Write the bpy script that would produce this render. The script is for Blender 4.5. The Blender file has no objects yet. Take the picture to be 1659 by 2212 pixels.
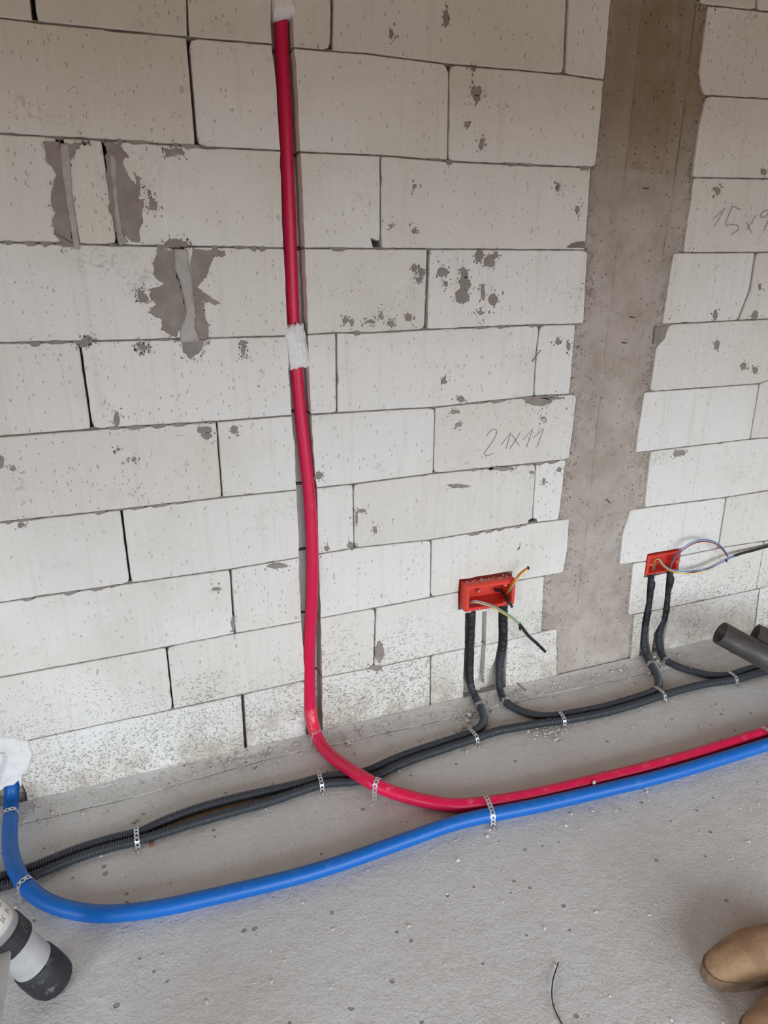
import bpy, bmesh, math, random
from mathutils import Vector, Matrix, noise
R = random.Random(7)
scn = bpy.context.scene
COL = scn.collection

# ------------------------------------------------------------------ camera
FPX, IW, IH = 1472.1, 1659.0, 2212.0
CAM = Vector((0.0, -1.68216, 1.38046))
YAW, PITCH, ROLL = 0.3625219, -0.3594773, 0.0032748
fw = Vector((math.sin(YAW)*math.cos(PITCH), math.cos(YAW)*math.cos(PITCH), math.sin(PITCH)))
r0 = Vector((math.cos(YAW), -math.sin(YAW), 0)); u0 = r0.cross(fw)
rt = r0*math.cos(ROLL) + u0*math.sin(ROLL); up = -r0*math.sin(ROLL) + u0*math.cos(ROLL)
cd = bpy.data.cameras.new('camera'); cam = bpy.data.objects.new('camera', cd); COL.objects.link(cam)
cd.sensor_fit = 'VERTICAL'; cd.sensor_height = 36.0; cd.lens = FPX*36.0/IH; cd.clip_start = 0.02
M4 = Matrix((rt, up, -fw)).transposed().to_4x4(); M4.translation = CAM
cam.matrix_world = M4
scn.camera = cam

# ------------------------------------------------------------------ world, light, exposure
RX0, RX1, RY0, RZ1 = -2.2, 4.2, -4.0, 2.62          # room extent
OPEN1 = (-3.5, -1.7, 0.0, 1.85)                    # terrace door opening in the left wall (y0,y1,z0,z1)
OPEN2 = (-0.8, 3.9, 0.0, 1.85)                      # window opening in the wall behind the camera (x0,x1,z0,z1)
w = bpy.data.worlds.new('overcast_sky'); scn.world = w; w.use_nodes = True
nt = w.node_tree; bg = nt.nodes['Background']
tc = nt.nodes.new('ShaderNodeTexCoord'); sx = nt.nodes.new('ShaderNodeSeparateXYZ')
rp = nt.nodes.new('ShaderNodeValToRGB')
nt.links.new(tc.outputs['Generated'], sx.inputs[0]); nt.links.new(sx.outputs['Z'], rp.inputs[0])
rp.color_ramp.elements[0].position = 0.0; rp.color_ramp.elements[0].color = (0.05, 0.045, 0.04, 1)
rp.color_ramp.elements[1].position = 0.03; rp.color_ramp.elements[1].color = (0.76, 0.84, 0.93, 1)
e = rp.color_ramp.elements.new(1.0); e.color = (0.90, 0.96, 1.0, 1)
nt.links.new(rp.outputs[0], bg.inputs[0]); bg.inputs[1].default_value = 7.0
def portal(name, loc, rot, sx_, sy_):
    l = bpy.data.lights.new(name, 'AREA'); l.shape = 'RECTANGLE'; l.size = sx_; l.size_y = sy_
    l.cycles.is_portal = True
    o = bpy.data.objects.new(name, l); COL.objects.link(o); o.location = loc; o.rotation_euler = rot
y0, y1, z0, z1 = OPEN1
portal('door_daylight', (RX0-0.02, (y0+y1)/2, (z0+z1)/2), (0, -math.pi/2, 0), z1-z0, y1-y0)
x0, x1, z0, z1 = OPEN2
portal('window_daylight', ((x0+x1)/2, RY0-0.02, (z0+z1)/2), (math.pi/2, 0, 0), x1-x0, z1-z0)
vs = scn.view_settings
vs.view_transform = 'Standard'; vs.look = 'None'; vs.gamma = 1.0; vs.use_curve_mapping = False
vs.exposure = 0.40

# ------------------------------------------------------------------ helpers
def ray(px, py):
    return fw + rt*((px-IW/2)/FPX) - up*((py-IH/2)/FPX)
def W(px, py, Y=0.0):                 # photo point -> point on the wall plane y = Y
    d = ray(px, py); return CAM + d*((Y-CAM.y)/d.y)
def F(px, py, z=0.0):                 # photo point -> point at height z above the floor
    d = ray(px, py); return CAM + d*((z-CAM.z)/d.z)
def D(px, py, dep):
    return CAM + ray(px, py)*dep
def tag(o, label=None, cat=None, group=None, kind=None):
    if label: o['label'] = label
    if cat: o['category'] = cat
    if group: o['group'] = group
    if kind: o['kind'] = kind
    return o
def link(name, me, mat=None, parent=None):
    o = bpy.data.objects.new(name, me); COL.objects.link(o)
    if mat is not None and me is not None:
        if not me.materials: me.materials.append(mat)
    if parent is not None:
        o.parent = parent
        o.matrix_parent_inverse = parent.matrix_world.inverted() if False else Matrix.Translation(-parent.location)
    return o
def from_bm(name, bm, mat, parent=None, smooth=False, center=False):
    me = bpy.data.meshes.new(name)
    c = Vector((0, 0, 0))
    if center and bm.verts:
        c = sum((v.co for v in bm.verts), Vector())/len(bm.verts)
        for v in bm.verts: v.co -= c
    bm.normal_update(); bm.to_mesh(me); bm.free()
    if smooth:
        for p in me.polygons: p.use_smooth = True
    o = link(name, me, mat, parent); o.location = c
    return o
def empty(name, loc):
    o = bpy.data.objects.new(name, None); COL.objects.link(o); o.location = loc; o.empty_display_size = 0.05
    return o
def box_bm(bm, a, b):
    r = bmesh.ops.create_cube(bm, size=1.0)
    for v in r['verts']:
        v.co = Vector(((a[i]+b[i])/2 + v.co[i]*(b[i]-a[i]) for i in range(3)))
    return r['verts']
def spline(pts, step):
    """centripetal-ish Catmull-Rom through pts, resampled at equal arc steps"""
    P = [Vector(p) for p in pts]
    P = [P[0]*2-P[1]] + P + [P[-1]*2-P[-2]]
    dense = []
    for i in range(1, len(P)-2):
        a, b, c, d = P[i-1:i+3]
        n = max(4, int((c-b).length/step*2)+2)
        for k in range(n):
            t = k/n
            dense.append(0.5*((2*b)+(c-a)*t+(2*a-5*b+4*c-d)*t*t+(3*b-a-3*c+d)*t*t*t))
    dense.append(P[-2])
    L = [0.0]
    for i in range(1, len(dense)): L.append(L[-1]+(dense[i]-dense[i-1]).length)
    n = max(2, int(L[-1]/step)); out = []; j = 0
    for k in range(n+1):
        s = L[-1]*k/n
        while j < len(L)-2 and L[j+1] < s: j += 1
        seg = L[j+1]-L[j]
        out.append(dense[j].lerp(dense[j+1], 0 if seg < 1e-9 else (s-L[j])/seg))
    return out
def smooth_pts(P, it):
    P = [p.copy() for p in P]
    for _ in range(it):
        Q = [p.copy() for p in P]
        for i in range(1, len(P)-1): Q[i] = P[i]*0.5+(P[i-1]+P[i+1])*0.25
        P = Q
    return P
def frames(P):
    T = []
    for i in range(len(P)):
        a = P[max(0, i-1)]; b = P[min(len(P)-1, i+1)]; T.append((b-a).normalized())
    n = T[0].orthogonal().normalized(); N = []
    for t in T:
        n = (n - t*n.dot(t)).normalized(); N.append(n.copy())
    return T, N
def tube_bm(bm, P, rad, seg=16, caps=True):
    T, N = frames(P); rings = []
    for i, p in enumerate(P):
        r = rad(i) if callable(rad) else rad
        b = T[i].cross(N[i])
        rings.append([bm.verts.new(p + (N[i]*math.cos(2*math.pi*k/seg)+b*math.sin(2*math.pi*k/seg))*(r(k) if callable(r) else r)) for k in range(seg)])
    for i in range(len(rings)-1):
        for k in range(seg):
            bm.faces.new((rings[i][k], rings[i][(k+1) % seg], rings[i+1][(k+1) % seg], rings[i+1][k]))
    if caps:
        bm.faces.new(rings[0][::-1]); bm.faces.new(rings[-1])
    return rings
def prism_bm(bm, poly, ya, yb, chamfer=0.0):
    """poly: list of (x,z) counter-clockwise seen from the room (-y). front at ya, back at yb"""
    n = len(poly)
    A = sum(poly[i][0]*poly[(i+1) % n][1]-poly[(i+1) % n][0]*poly[i][1] for i in range(n))
    if A < 0: poly = poly[::-1]
    rings = []
    if chamfer > 0:
        ins = []
        for i in range(n):
            p, q, s = Vector(poly[i-1]), Vector(poly[i]), Vector(poly[(i+1) % n])
            t = (s-p)
            t = t.normalized() if t.length > 1e-9 else Vector((1, 0))
            ins.append(q + Vector((-t.y, t.x))*chamfer)
        rings.append([bm.verts.new((q.x, ya, q.y)) for q in ins])
        rings.append([bm.verts.new((x, ya+chamfer*1.2, z)) for x, z in poly])
    else:
        rings.append([bm.verts.new((x, ya, z)) for x, z in poly])
    rings.append([bm.verts.new((x, yb, z)) for x, z in poly])
    bm.faces.new(rings[0])
    for a, b in zip(rings[:-1], rings[1:]):
        for i in range(n):
            j = (i+1) % n
            bm.faces.new((a[j], a[i], b[i], b[j]))
    bm.faces.new(rings[-1][::-1])
def resample(poly, step, closed=True):
    out = []; n = len(poly)
    for i in range(n if closed else n-1):
        a = Vector(poly[i]); b = Vector(poly[(i+1) % n]); k = max(1, int((b-a).length/step))
        for j in range(k): out.append(a.lerp(b, j/k))
    if not closed: out.append(Vector(poly[-1]))
    return out
def ragged(poly, step, amp, seed):
    P = resample(poly, step); out = []
    for p in P:
        q = Vector((p.x*55+seed*7.1, p.y*55, seed*3.3))
        d = Vector((noise.noise(q), noise.noise(q+Vector((31.7, 11.1, 5)))))
        d2 = Vector((noise.noise(q*4), noise.noise(q*4+Vector((9, 3, 1)))))
        out.append(p + d*amp + d2*amp*0.5)
    return out

# ------------------------------------------------------------------ materials
def mat(name, build):
    m = bpy.data.materials.new(name); m.use_nodes = True
    n = m.node_tree; b = n.nodes['Principled BSDF']
    build(n, b); return m
class NT:
    def __init__(s, n): s.n = n
    def node(s, t, **kw):
        x = s.n.nodes.new(t)
        for k, v in kw.items(): setattr(x, k, v)
        return x
    def set(s, sock, v):
        if hasattr(v, 'is_linked') or isinstance(v, bpy.types.NodeSocket): s.n.links.new(v, sock)
        else: sock.default_value = v
    def pos(s, scale=(1, 1, 1), rnd=True, rot=(0, 0, 0)):
        g = s.node('ShaderNodeNewGeometry'); m = s.node('ShaderNodeMapping'); m.inputs['Scale'].default_value = scale; m.inputs['Rotation'].default_value = rot
        v = g.outputs['Position']
        if rnd:
            oi = s.node('ShaderNodeObjectInfo'); ml = s.node('ShaderNodeVectorMath', operation='MULTIPLY_ADD')
            ml.inputs[1].default_value = (1, 1, 1); s.n.links.new(v, ml.inputs[0])
            mu = s.node('ShaderNodeMath', operation='MULTIPLY'); s.n.links.new(oi.outputs['Random'], mu.inputs[0]); mu.inputs[1].default_value = 37.0
            s.n.links.new(mu.outputs[0], ml.inputs[2]); v = ml.outputs[0]
        s.n.links.new(v, m.inputs['Vector']); return m.outputs[0]
    def noise(s, vec, scale, detail=4, rough=0.6):
        x = s.node('ShaderNodeTexNoise'); s.n.links.new(vec, x.inputs['Vector'])
        x.inputs['Scale'].default_value = scale; x.inputs['Detail'].default_value = detail; x.inputs['Roughness'].default_value = rough
        return x.outputs['Fac']
    def ramp(s, f, a, b, ca=0.0, cb=1.0):
        x = s.node('ShaderNodeMapRange'); x.interpolation_type = 'SMOOTHSTEP'
        s.set(x.inputs['Value'], f)
        for k, v in zip(('From Min', 'From Max', 'To Min', 'To Max'), (a, b, ca, cb)): x.inputs[k].default_value = v
        return x.outputs[0]
    def math(s, op, a, b=0.0):
        x = s.node('ShaderNodeMath', operation=op); s.set(x.inputs[0], a); s.set(x.inputs[1], b); return x.outputs[0]
    def mix(s, f, a, b, blend='MIX'):
        x = s.node('ShaderNodeMix', data_type='RGBA', blend_type=blend)
        s.set(x.inputs['Factor'], f)
        for i, v in ((6, a), (7, b)):
            if isinstance(v, tuple): x.inputs[i].default_value = (v+(1,))[:4]
            else: s.n.links.new(v, x.inputs[i])
        return x.outputs[2]
    def bump(s, b, h, strength, dist):
        x = s.node('ShaderNodeBump'); x.inputs['Strength'].default_value = strength; x.inputs['Distance'].default_value = dist
        s.n.links.new(h, x.inputs['Height'])
        s.n.links.new(x.outputs[0], b.inputs['Normal'])
    def specks(s, vec, scale, radius, keep):
        """small dark blots: voronoi cells, only a share (keep) of them"""
        v = s.node('ShaderNodeTexVoronoi'); s.n.links.new(vec, v.inputs['Vector']); v.inputs['Scale'].default_value = scale
        sp = s.node('ShaderNodeSeparateColor'); s.n.links.new(v.outputs['Color'], sp.inputs[0])
        sz = s.math('MULTIPLY', sp.outputs[1], radius)
        d = s.math('SUBTRACT', sz, v.outputs['Distance'])
        inside = s.ramp(d, -0.03, 0.05)
        k = s.math('LESS_THAN', sp.outputs[0], keep)
        return s.math('MULTIPLY', inside, k)
    def height(s):
        g = s.node('ShaderNodeNewGeometry'); x = s.node('ShaderNodeSeparateXYZ'); s.n.links.new(g.outputs['Position'], x.inputs[0])
        return x.outputs

def m_aac(n, b):
    t = NT(n); p = t.pos(); oi = t.node('ShaderNodeObjectInfo'); rnd = oi.outputs['Random']
    wn = t.node('ShaderNodeTexNoise'); n.links.new(p, wn.inputs['Vector']); wn.inputs['Scale'].default_value = 90; wn.inputs['Detail'].default_value = 2
    def warp(vec, k):
        a = t.node('ShaderNodeVectorMath', operation='SCALE'); n.links.new(wn.outputs['Color'], a.inputs[0]); a.inputs['Scale'].default_value = k
        c_ = t.node('ShaderNodeVectorMath', operation='ADD'); n.links.new(vec, c_.inputs[0]); n.links.new(a.outputs[0], c_.inputs[1]); return c_.outputs[0]
    big = t.noise(p, 2.6, 4); mid = t.noise(p, 14, 6, 0.7)
    c = t.mix(t.ramp(rnd, 0.0, 1.0), (0.74, 0.735, 0.71), (0.69, 0.672, 0.63))
    c = t.mix(t.ramp(big, 0.42, 0.70, 0, 0.7), c, (0.63, 0.61, 0.53))
    streak = t.noise(t.pos((1, 1, 0.035)), 120, 3)
    c = t.mix(t.ramp(streak, 0.5, 0.75, 0, 0.25), c, (0.80, 0.795, 0.775))
    c = t.mix(t.ramp(t.noise(t.pos((1, 1, 0.05)), 45, 3), 0.52, 0.72, 0, 0.32), c, (0.58, 0.55, 0.47))
    c = t.mix(t.ramp(mid, 0.56, 0.80, 0, 0.40), c, (0.55, 0.52, 0.47))
    # stippled grubby marks
    grub = t.math('MULTIPLY', t.ramp(t.noise(t.pos((1, 1, 1.3)), 5.5, 5, 0.7), 0.56, 0.74), t.ramp(t.noise(p, 95, 5, 0.75), 0.47, 0.62))
    c = t.mix(t.math('MULTIPLY', grub, 0.62), c, (0.30, 0.28, 0.255))
    h = t.height()[2]
    low = t.ramp(h, 0.62, 0.10)
    pore = t.specks(warp(t.pos((1, 1, 0.55)), 0.008), 185, 0.42, 0.15)
    pore2 = t.specks(warp(t.pos((1, 1, 0.5), True, (0, 0.25, 0)), 0.014), 78, 0.25, 0.10)
    c = t.mix(t.math('MULTIPLY', pore, 0.50), c, (0.30, 0.28, 0.255))
    c = t.mix(t.math('MULTIPLY', pore2, 0.42), c, (0.26, 0.24, 0.22))
    sp2 = t.specks(warp(t.pos((1.0, 1, 2.1), True, (0, 0.6, 0)), 0.012), 100, 0.55, 0.55)
    patch = t.ramp(t.math('ADD', t.noise(p, 4.5, 3), t.math('MULTIPLY', low, 0.30)), 0.58, 0.82)
    f2 = t.math('MULTIPLY', sp2, t.math('MULTIPLY', patch, low))
    c = t.mix(t.math('MULTIPLY', f2, 0.7), c, (0.23, 0.215, 0.195))
    fine_sp = t.math('MULTIPLY', t.ramp(t.noise(p, 170, 4, 0.7), 0.56, 0.64), t.math('MULTIPLY', t.ramp(h, 0.36, 0.05), t.ramp(t.noise(p, 6, 4), 0.30, 0.55)))
    c = t.mix(t.math('MULTIPLY', fine_sp, 0.75), c, (0.25, 0.225, 0.19))
    base = t.math('MULTIPLY', t.ramp(h, 0.20, 0.01), t.ramp(t.noise(p, 8, 7, 0.75), 0.36, 0.62))
    c = t.mix(t.math('MULTIPLY', base, 0.85), c, (0.40, 0.35, 0.275))
    n.links.new(c, b.inputs['Base Color']); b.inputs['Roughness'].default_value = 0.95
    b.inputs['Specular IOR Level'].default_value = 0.15
    fine = t.noise(p, 230, 4, 0.75)
    hh = t.math('ADD', t.math('MULTIPLY', fine, 0.55), t.math('MULTIPLY', streak, 0.55))
    hh = t.math('SUBTRACT', hh, t.math('MULTIPLY', t.math('ADD', t.math('ADD', pore, pore2), t.math('ADD', f2, fine_sp)), 0.9))
    hh = t.math('ADD', hh, t.math('MULTIPLY', mid, 1.6))
    t.bump(b, hh, 0.75, 0.0022)
def simple(col, rough=0.9, var=None, vs_=20, bump=0.0, bscale=150, bdist=0.002, spec=0.3, metallic=0.0, coat=0.0, lo=0.4, hi=0.7, detail=5):
    def f(n, b):
        t = NT(n); p = t.pos()
        if var:
            c = t.mix(t.ramp(t.noise(p, vs_, detail, 0.65), lo, hi), col, var); n.links.new(c, b.inputs['Base Color'])
        else: b.inputs['Base Color'].default_value = col+(1,)
        b.inputs['Roughness'].default_value = rough; b.inputs['Specular IOR Level'].default_value = spec
        b.inputs['Metallic'].default_value = metallic; b.inputs['Coat Weight'].default_value = coat
        if bump: t.bump(b, t.noise(p, bscale, 5, 0.65), bump, bdist)
    return f
def m_column(n, b):
    t = NT(n); p = t.pos(rnd=False); x = t.height()
    c = t.mix(t.ramp(t.noise(p, 7, 6, 0.65), 0.35, 0.7), (0.53, 0.475, 0.425), (0.41, 0.355, 0.30))
    # different formwork board above z = 1.6: darker, oil-stained
    board = t.math('MULTIPLY', t.ramp(x[2], 1.600, 1.606), t.math('MULTIPLY', t.ramp(x[0], 1.325, 1.335), t.ramp(x[0], 1.475, 1.465)))
    c = t.mix(t.math('MULTIPLY', board, t.ramp(t.noise(p, 12, 5, 0.7), 0.25, 0.65, 0.05, 0.6)), c, (0.25, 0.185, 0.105))
    oil = t.math('MULTIPLY', t.ramp(x[2], 1.40, 1.85), t.ramp(t.noise(t.pos((1, 1, 0.25), False), 9, 5), 0.2, 0.65, 0.35, 1.0))
    c = t.mix(t.math('MULTIPLY', oil, 0.72), c, (0.27, 0.195, 0.11))
    c = t.mix(t.ramp(t.noise(p, 5.5, 6, 0.7), 0.50, 0.68, 0, 0.55), c, (0.33, 0.28, 0.225))
    c = t.mix(t.ramp(t.noise(p, 38, 7, 0.75), 0.52, 0.70, 0, 0.7), c, (0.31, 0.27, 0.23))
    c = t.mix(t.ramp(t.noise(t.pos((1, 1, 0.12), False), 60, 3), 0.6, 0.8, 0, 0.35), c, (0.60, 0.55, 0.49))
    pit = t.specks(p, 75, 0.35, 0.22); c = t.mix(t.math('MULTIPLY', pit, 0.75), c, (0.13, 0.11, 0.09))
    n.links.new(c, b.inputs['Base Color']); b.inputs['Roughness'].default_value = 0.92; b.inputs['Specular IOR Level'].default_value = 0.2
    hh = t.math('ADD', t.noise(p, 45, 7, 0.7), t.math('MULTIPLY', t.noise(p, 240, 4, 0.7), 0.5))
    t.bump(b, t.math('SUBTRACT', hh, pit), 1.0, 0.006)
def m_floor(n, b):
    t = NT(n); p = t.pos(rnd=False)
    c = t.mix(t.ramp(t.noise(p, 2.6, 5, 0.6), 0.35, 0.68), (0.685, 0.70, 0.695), (0.635, 0.63, 0.62))
    c = t.mix(t.ramp(t.noise(p, 10, 6, 0.7), 0.45, 0.72, 0, 0.6), c, (0.735, 0.745, 0.74))
    c = t.mix(t.ramp(t.noise(p, 26, 7, 0.75), 0.6, 0.78, 0, 0.55), c, (0.42, 0.395, 0.37))
    c = t.mix(t.ramp(t.noise(p, 130, 5, 0.75), 0.46, 0.66, 0, 0.34), c, (0.46, 0.44, 0.415))
    c = t.mix(t.ramp(t.noise(p, 60, 4, 0.7), 0.55, 0.72, 0, 0.30), c, (0.80, 0.79, 0.77))
    pit = t.specks(p, 42, 0.26, 0.16); c = t.mix(t.math('MULTIPLY', pit, 0.6), c, (0.17, 0.15, 0.135))
    dots = t.specks(p, 110, 0.3, 0.14); c = t.mix(t.math('MULTIPLY', dots, 0.5), c, (0.74, 0.725, 0.70))
    n.links.new(c, b.inputs['Base Color']); b.inputs['Roughness'].default_value = 0.9; b.inputs['Specular IOR Level'].default_value = 0.2
    hh = t.math('ADD', t.math('MULTIPLY', t.noise(p, 28, 7, 0.7), 1.6), t.math('MULTIPLY', t.noise(p, 150, 5, 0.7), 0.6))
    t.bump(b, t.math('SUBTRACT', t.math('ADD', hh, t.math('MULTIPLY', dots, 0.5)), pit), 0.9, 0.005)
def plastic(col, dust=(0.6, 0.58, 0.55), amt=0.35, rough=0.32):
    def f(n, b):
        t = NT(n); p = t.pos(rnd=False)
        d = t.ramp(t.noise(p, 34, 6, 0.7), 0.52, 0.8, 0, amt)
        g = t.node('ShaderNodeNewGeometry'); s = t.node('ShaderNodeSeparateXYZ'); n.links.new(g.outputs['Normal'], s.inputs[0])
        d = t.math('MULTIPLY', d, t.ramp(s.outputs[2], -0.1, 0.8, 0.25, 1.0))
        n.links.new(t.mix(d, col, dust), b.inputs['Base Color'])
        n.links.new(t.math('ADD', t.math('MULTIPLY', d, 0.8), rough), b.inputs['Roughness'])
        b.inputs['Specular IOR Level'].default_value = 0.38
        t.bump(b, t.noise(p, 60, 3), 0.1, 0.003)
    return f
M = {}
M['aac'] = mat('aerated_concrete', m_aac)
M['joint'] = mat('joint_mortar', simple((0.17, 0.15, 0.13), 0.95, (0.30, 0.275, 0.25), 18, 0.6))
M['smear'] = mat('mortar_smear', simple((0.255, 0.225, 0.20), 0.95, (0.32, 0.285, 0.26), 30, 0.5, 260, 0.0012, 0.1))
M['ridge'] = mat('mortar_ridge', simple((0.47, 0.455, 0.43), 0.95, (0.36, 0.335, 0.31), 24, 0.8, 120, 0.004, 0.1))
M['gypsum'] = mat('white_gypsum', simple((0.80, 0.80, 0.80), 0.9, (0.68, 0.68, 0.68), 30, 0.7, 60, 0.004, 0.15))
M['column'] = mat('column_concrete', m_column)
M['floor'] = mat('dusty_screed', m_floor)
M['dust'] = mat('mortar_dust', simple((0.60, 0.575, 0.54), 0.95, (0.44, 0.40, 0.35), 25, 0.9, 130, 0.006, 0.1))
M['chip'] = mat('rubble', simple((0.62, 0.60, 0.57), 0.95, (0.48, 0.45, 0.41), 60, 0.6, 200, 0.003, 0.1))
M['red'] = mat('red_pipe_sheath', plastic((0.62, 0.010, 0.068), (0.72, 0.35, 0.38), 0.4))
M['blue'] = mat('blue_pipe_sheath', plastic((0.004, 0.112, 0.43), (0.20, 0.34, 0.54), 0.25, 0.40))
M['film'] = mat('wrinkled_film', plastic((0.70, 0.03, 0.075), (0.85, 0.6, 0.62), 0.5, 0.2))
M['conduit'] = mat('grey_conduit', simple((0.055, 0.062, 0.075), 0.5, (0.20, 0.20, 0.20), 40, 0, spec=0.4, lo=0.58, hi=0.82))
M['tape'] = mat('black_tape', simple((0.012, 0.014, 0.018), 0.28, (0.06, 0.06, 0.065), 60, 0.8, 70, 0.006, 0.5, lo=0.6, hi=0.8))
M['steel'] = mat('galvanised_steel', simple((0.62, 0.63, 0.64), 0.42, (0.42, 0.42, 0.42), 120, 0, spec=0.5, metallic=0.6))
M['screw'] = mat('screw_steel', simple((0.7, 0.68, 0.62), 0.35, None, metallic=0.9))
M['box'] = mat('red_orange_plastic', plastic((0.66, 0.055, 0.035), (0.45, 0.32, 0.28), 0.45, 0.45))
M['drain'] = mat('dark_drain_pipe', simple((0.055, 0.05, 0.05), 0.42, (0.10, 0.09, 0.085), 12, 0, spec=0.45))
M['alu'] = mat('satin_aluminium', simple((0.50, 0.50, 0.51), 0.45, (0.42, 0.42, 0.41), 14, 0, spec=0.5, metallic=0.25))
M['rubber'] = mat('black_rubber', simple((0.022, 0.023, 0.026), 0.55, (0.20, 0.19, 0.17), 35, 0.5, 60, 0.003, 0.4, lo=0.55, hi=0.75))
M['label'] = mat('ladder_label', simple((0.66, 0.62, 0.58), 0.6, (0.55, 0.51, 0.47), 12))
M['ink'] = mat('label_ink', simple((0.10, 0.09, 0.09), 0.7))
M['graphite'] = mat('pencil_graphite', simple((0.16, 0.155, 0.15), 0.7))
M['suede'] = mat('tan_suede', simple((0.36, 0.235, 0.135), 0.85, (0.27, 0.165, 0.10), 22, 0.5, 120, 0.003, 0.2))
M['sole'] = mat('boot_sole', simple((0.20, 0.135, 0.09), 0.8, (0.25, 0.18, 0.13), 25, 0.4))
M['rust'] = mat('rusty_iron', simple((0.16, 0.085, 0.05), 0.8, (0.09, 0.06, 0.045), 80))
M['darkwire'] = mat('dark_wire', simple((0.03, 0.03, 0.032), 0.5))
M['rawwall'] = mat('raw_render', simple((0.46, 0.28, 0.15), 0.95, (0.38, 0.22, 0.115), 4, 0.4))
M['ceil'] = mat('raw_ceiling', simple((0.44, 0.22, 0.075), 0.95, (0.34, 0.17, 0.055), 3, 0.4))
M['brickred'] = mat('brick_dust_red', simple((0.42, 0.17, 0.12), 0.95, (0.45, 0.28, 0.22), 50, 0.6))
WIRE = {}
for k, c in dict(blue=(0.10, 0.20, 0.55), lilac=(0.42, 0.30, 0.55), brown=(0.33, 0.06, 0.03), yellow=(0.75, 0.55, 0.04), green=(0.12, 0.45, 0.12), orange=(0.72, 0.20, 0.02), grey=(0.35, 0.37, 0.42), black=(0.02, 0.02, 0.025)).items():
    WIRE[k] = mat('wire_'+k, simple(c, 0.4, spec=0.4))

# ------------------------------------------------------------------ room shell out of view
def slab(name, parts, m, label):
    bm = bmesh.new()
    for a, b in parts: box_bm(bm, a, b)
    o = from_bm(name, bm, m); tag(o, label, 'wall' if 'wall' in name else name.split('_')[0], kind='structure'); return o
T = 0.25
y0, y1, z0, z1 = OPEN1
slab('wall_left', [((RX0-T, RY0, 0), (RX0, y0, RZ1)), ((RX0-T, y1, 0), (RX0, 0, RZ1)), ((RX0-T, y0, z1), (RX0, y1, RZ1))], M['rawwall'], 'side wall with the wide terrace door opening, outside the view')
x0, x1, z0, z1 = OPEN2
slab('wall_front', [((RX0, RY0-T, 0), (x0, RY0, RZ1)), ((x1, RY0-T, 0), (RX1, RY0, RZ1)), ((x0, RY0-T, 0), (x1, RY0, z0)), ((x0, RY0-T, z1), (x1, RY0, RZ1))], M['rawwall'], 'wall with the window opening behind the viewer')
slab('wall_right', [((RX1, RY0, 0), (RX1+T, 0, RZ1))], M['rawwall'], 'plain far side wall outside the view')
slab('ceiling', [((RX0-T, RY0-T, RZ1), (RX1+T, 0.3, RZ1+0.2))], M['ceil'], 'raw brownish concrete ceiling above the view')

# ------------------------------------------------------------------ back wall: blocks, joints, column
bm = bmesh.new(); box_bm(bm, (RX0-T, 0.102, -0.02), (RX1+T, 0.30, RZ1))
wall = from_bm('wall_back', bm, M['joint']); tag(wall, 'bare wall of white aerated concrete blocks with a concrete column', 'wall', kind='structure')

HL = {0: [(0, 38), (75, 47), (405, 80), (590, 95), (640, 103), (800, 116), (970, 138), (1220, 160), (1303, 172)],
 1: [(0, 288), (225, 302), (420, 316), (600, 325), (640, 328), (830, 336), (971, 348), (1110, 355), (1284, 362)],
 2: [(0, 523), (270, 530), (610, 536), (820, 537), (1270, 540)],
 3: [(0, 741), (170, 738), (360, 733), (615, 726), (725, 719), (800, 719), (922, 712), (1131, 703), (1258, 700)],
 4: [(0, 943), (200, 928), (465, 911), (628, 898), (680, 895), (830, 886), (940, 880), (1157, 856), (1232, 852)],
 5: [(0, 1129), (260, 1101), (480, 1075), (638, 1059), (760, 1046), (937, 1023), (1157, 1001), (1230, 992)],
 6: [(0, 1302), (283, 1260), (498, 1230), (645, 1205), (765, 1184), (932, 1166), (1152, 1130), (1209, 1123)],
 7: [(0, 1464), (360, 1398), (505, 1370), (650, 1344), (810, 1314), (929, 1291), (1121, 1254), (1214, 1238)],
 8: [(75, 1597), (245, 1560), (375, 1533), (520, 1502), (655, 1472), (810, 1443), (929, 1417), (1007, 1401), (1090, 1386), (1173, 1365)]}
HR = {0: [(1512, 8), (1659, 25)], 1: [(1525, 206), (1659, 213)], 2: [(1496, 383), (1659, 386)], 3: [(1478, 546), (1659, 545)],
 4: [(1432, 701), (1597, 692), (1659, 689)], 5: [(1406, 846), (1641, 829), (1659, 822)], 6: [(1403, 975), (1621, 949), (1659, 946)],
 7: [(1401, 1096), (1566, 1075), (1659, 1060)], 8: [(1339, 1220), (1395, 1213), (1473, 1201), (1566, 1182), (1659, 1168)],
 9: [(1359, 1329), (1390, 1324), (1458, 1310), (1639, 1272), (1659, 1267)]}
def course_fn(pts):
    P = sorted([(W(x, y).x, W(x, y).z) for x, y in pts])
    def f(x):
        if x <= P[0][0]: return P[0][1]
        if x >= P[-1][0]: return P[-1][1]
        for a, b in zip(P[:-1], P[1:]):
            if a[0] <= x <= b[0]:
                t = (x-a[0])/(b[0]-a[0]) if b[0] > a[0] else 0
                return a[1]+(b[1]-a[1])*t
    return f
ZL = {k: course_fn(v) for k, v in HL.items()}
ZR = {k: course_fn(v) for k, v in HR.items()}
for k in range(1, 5):
    ZL[-k] = (lambda kk: (lambda x: 1.80+0.2*kk))(k)
    ZR[-k] = (lambda kk: (lambda x: ZR[0](x)+0.2*kk))(k)
ZL[9] = lambda x: 0.0
ZR[10] = lambda x: 0.0

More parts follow.
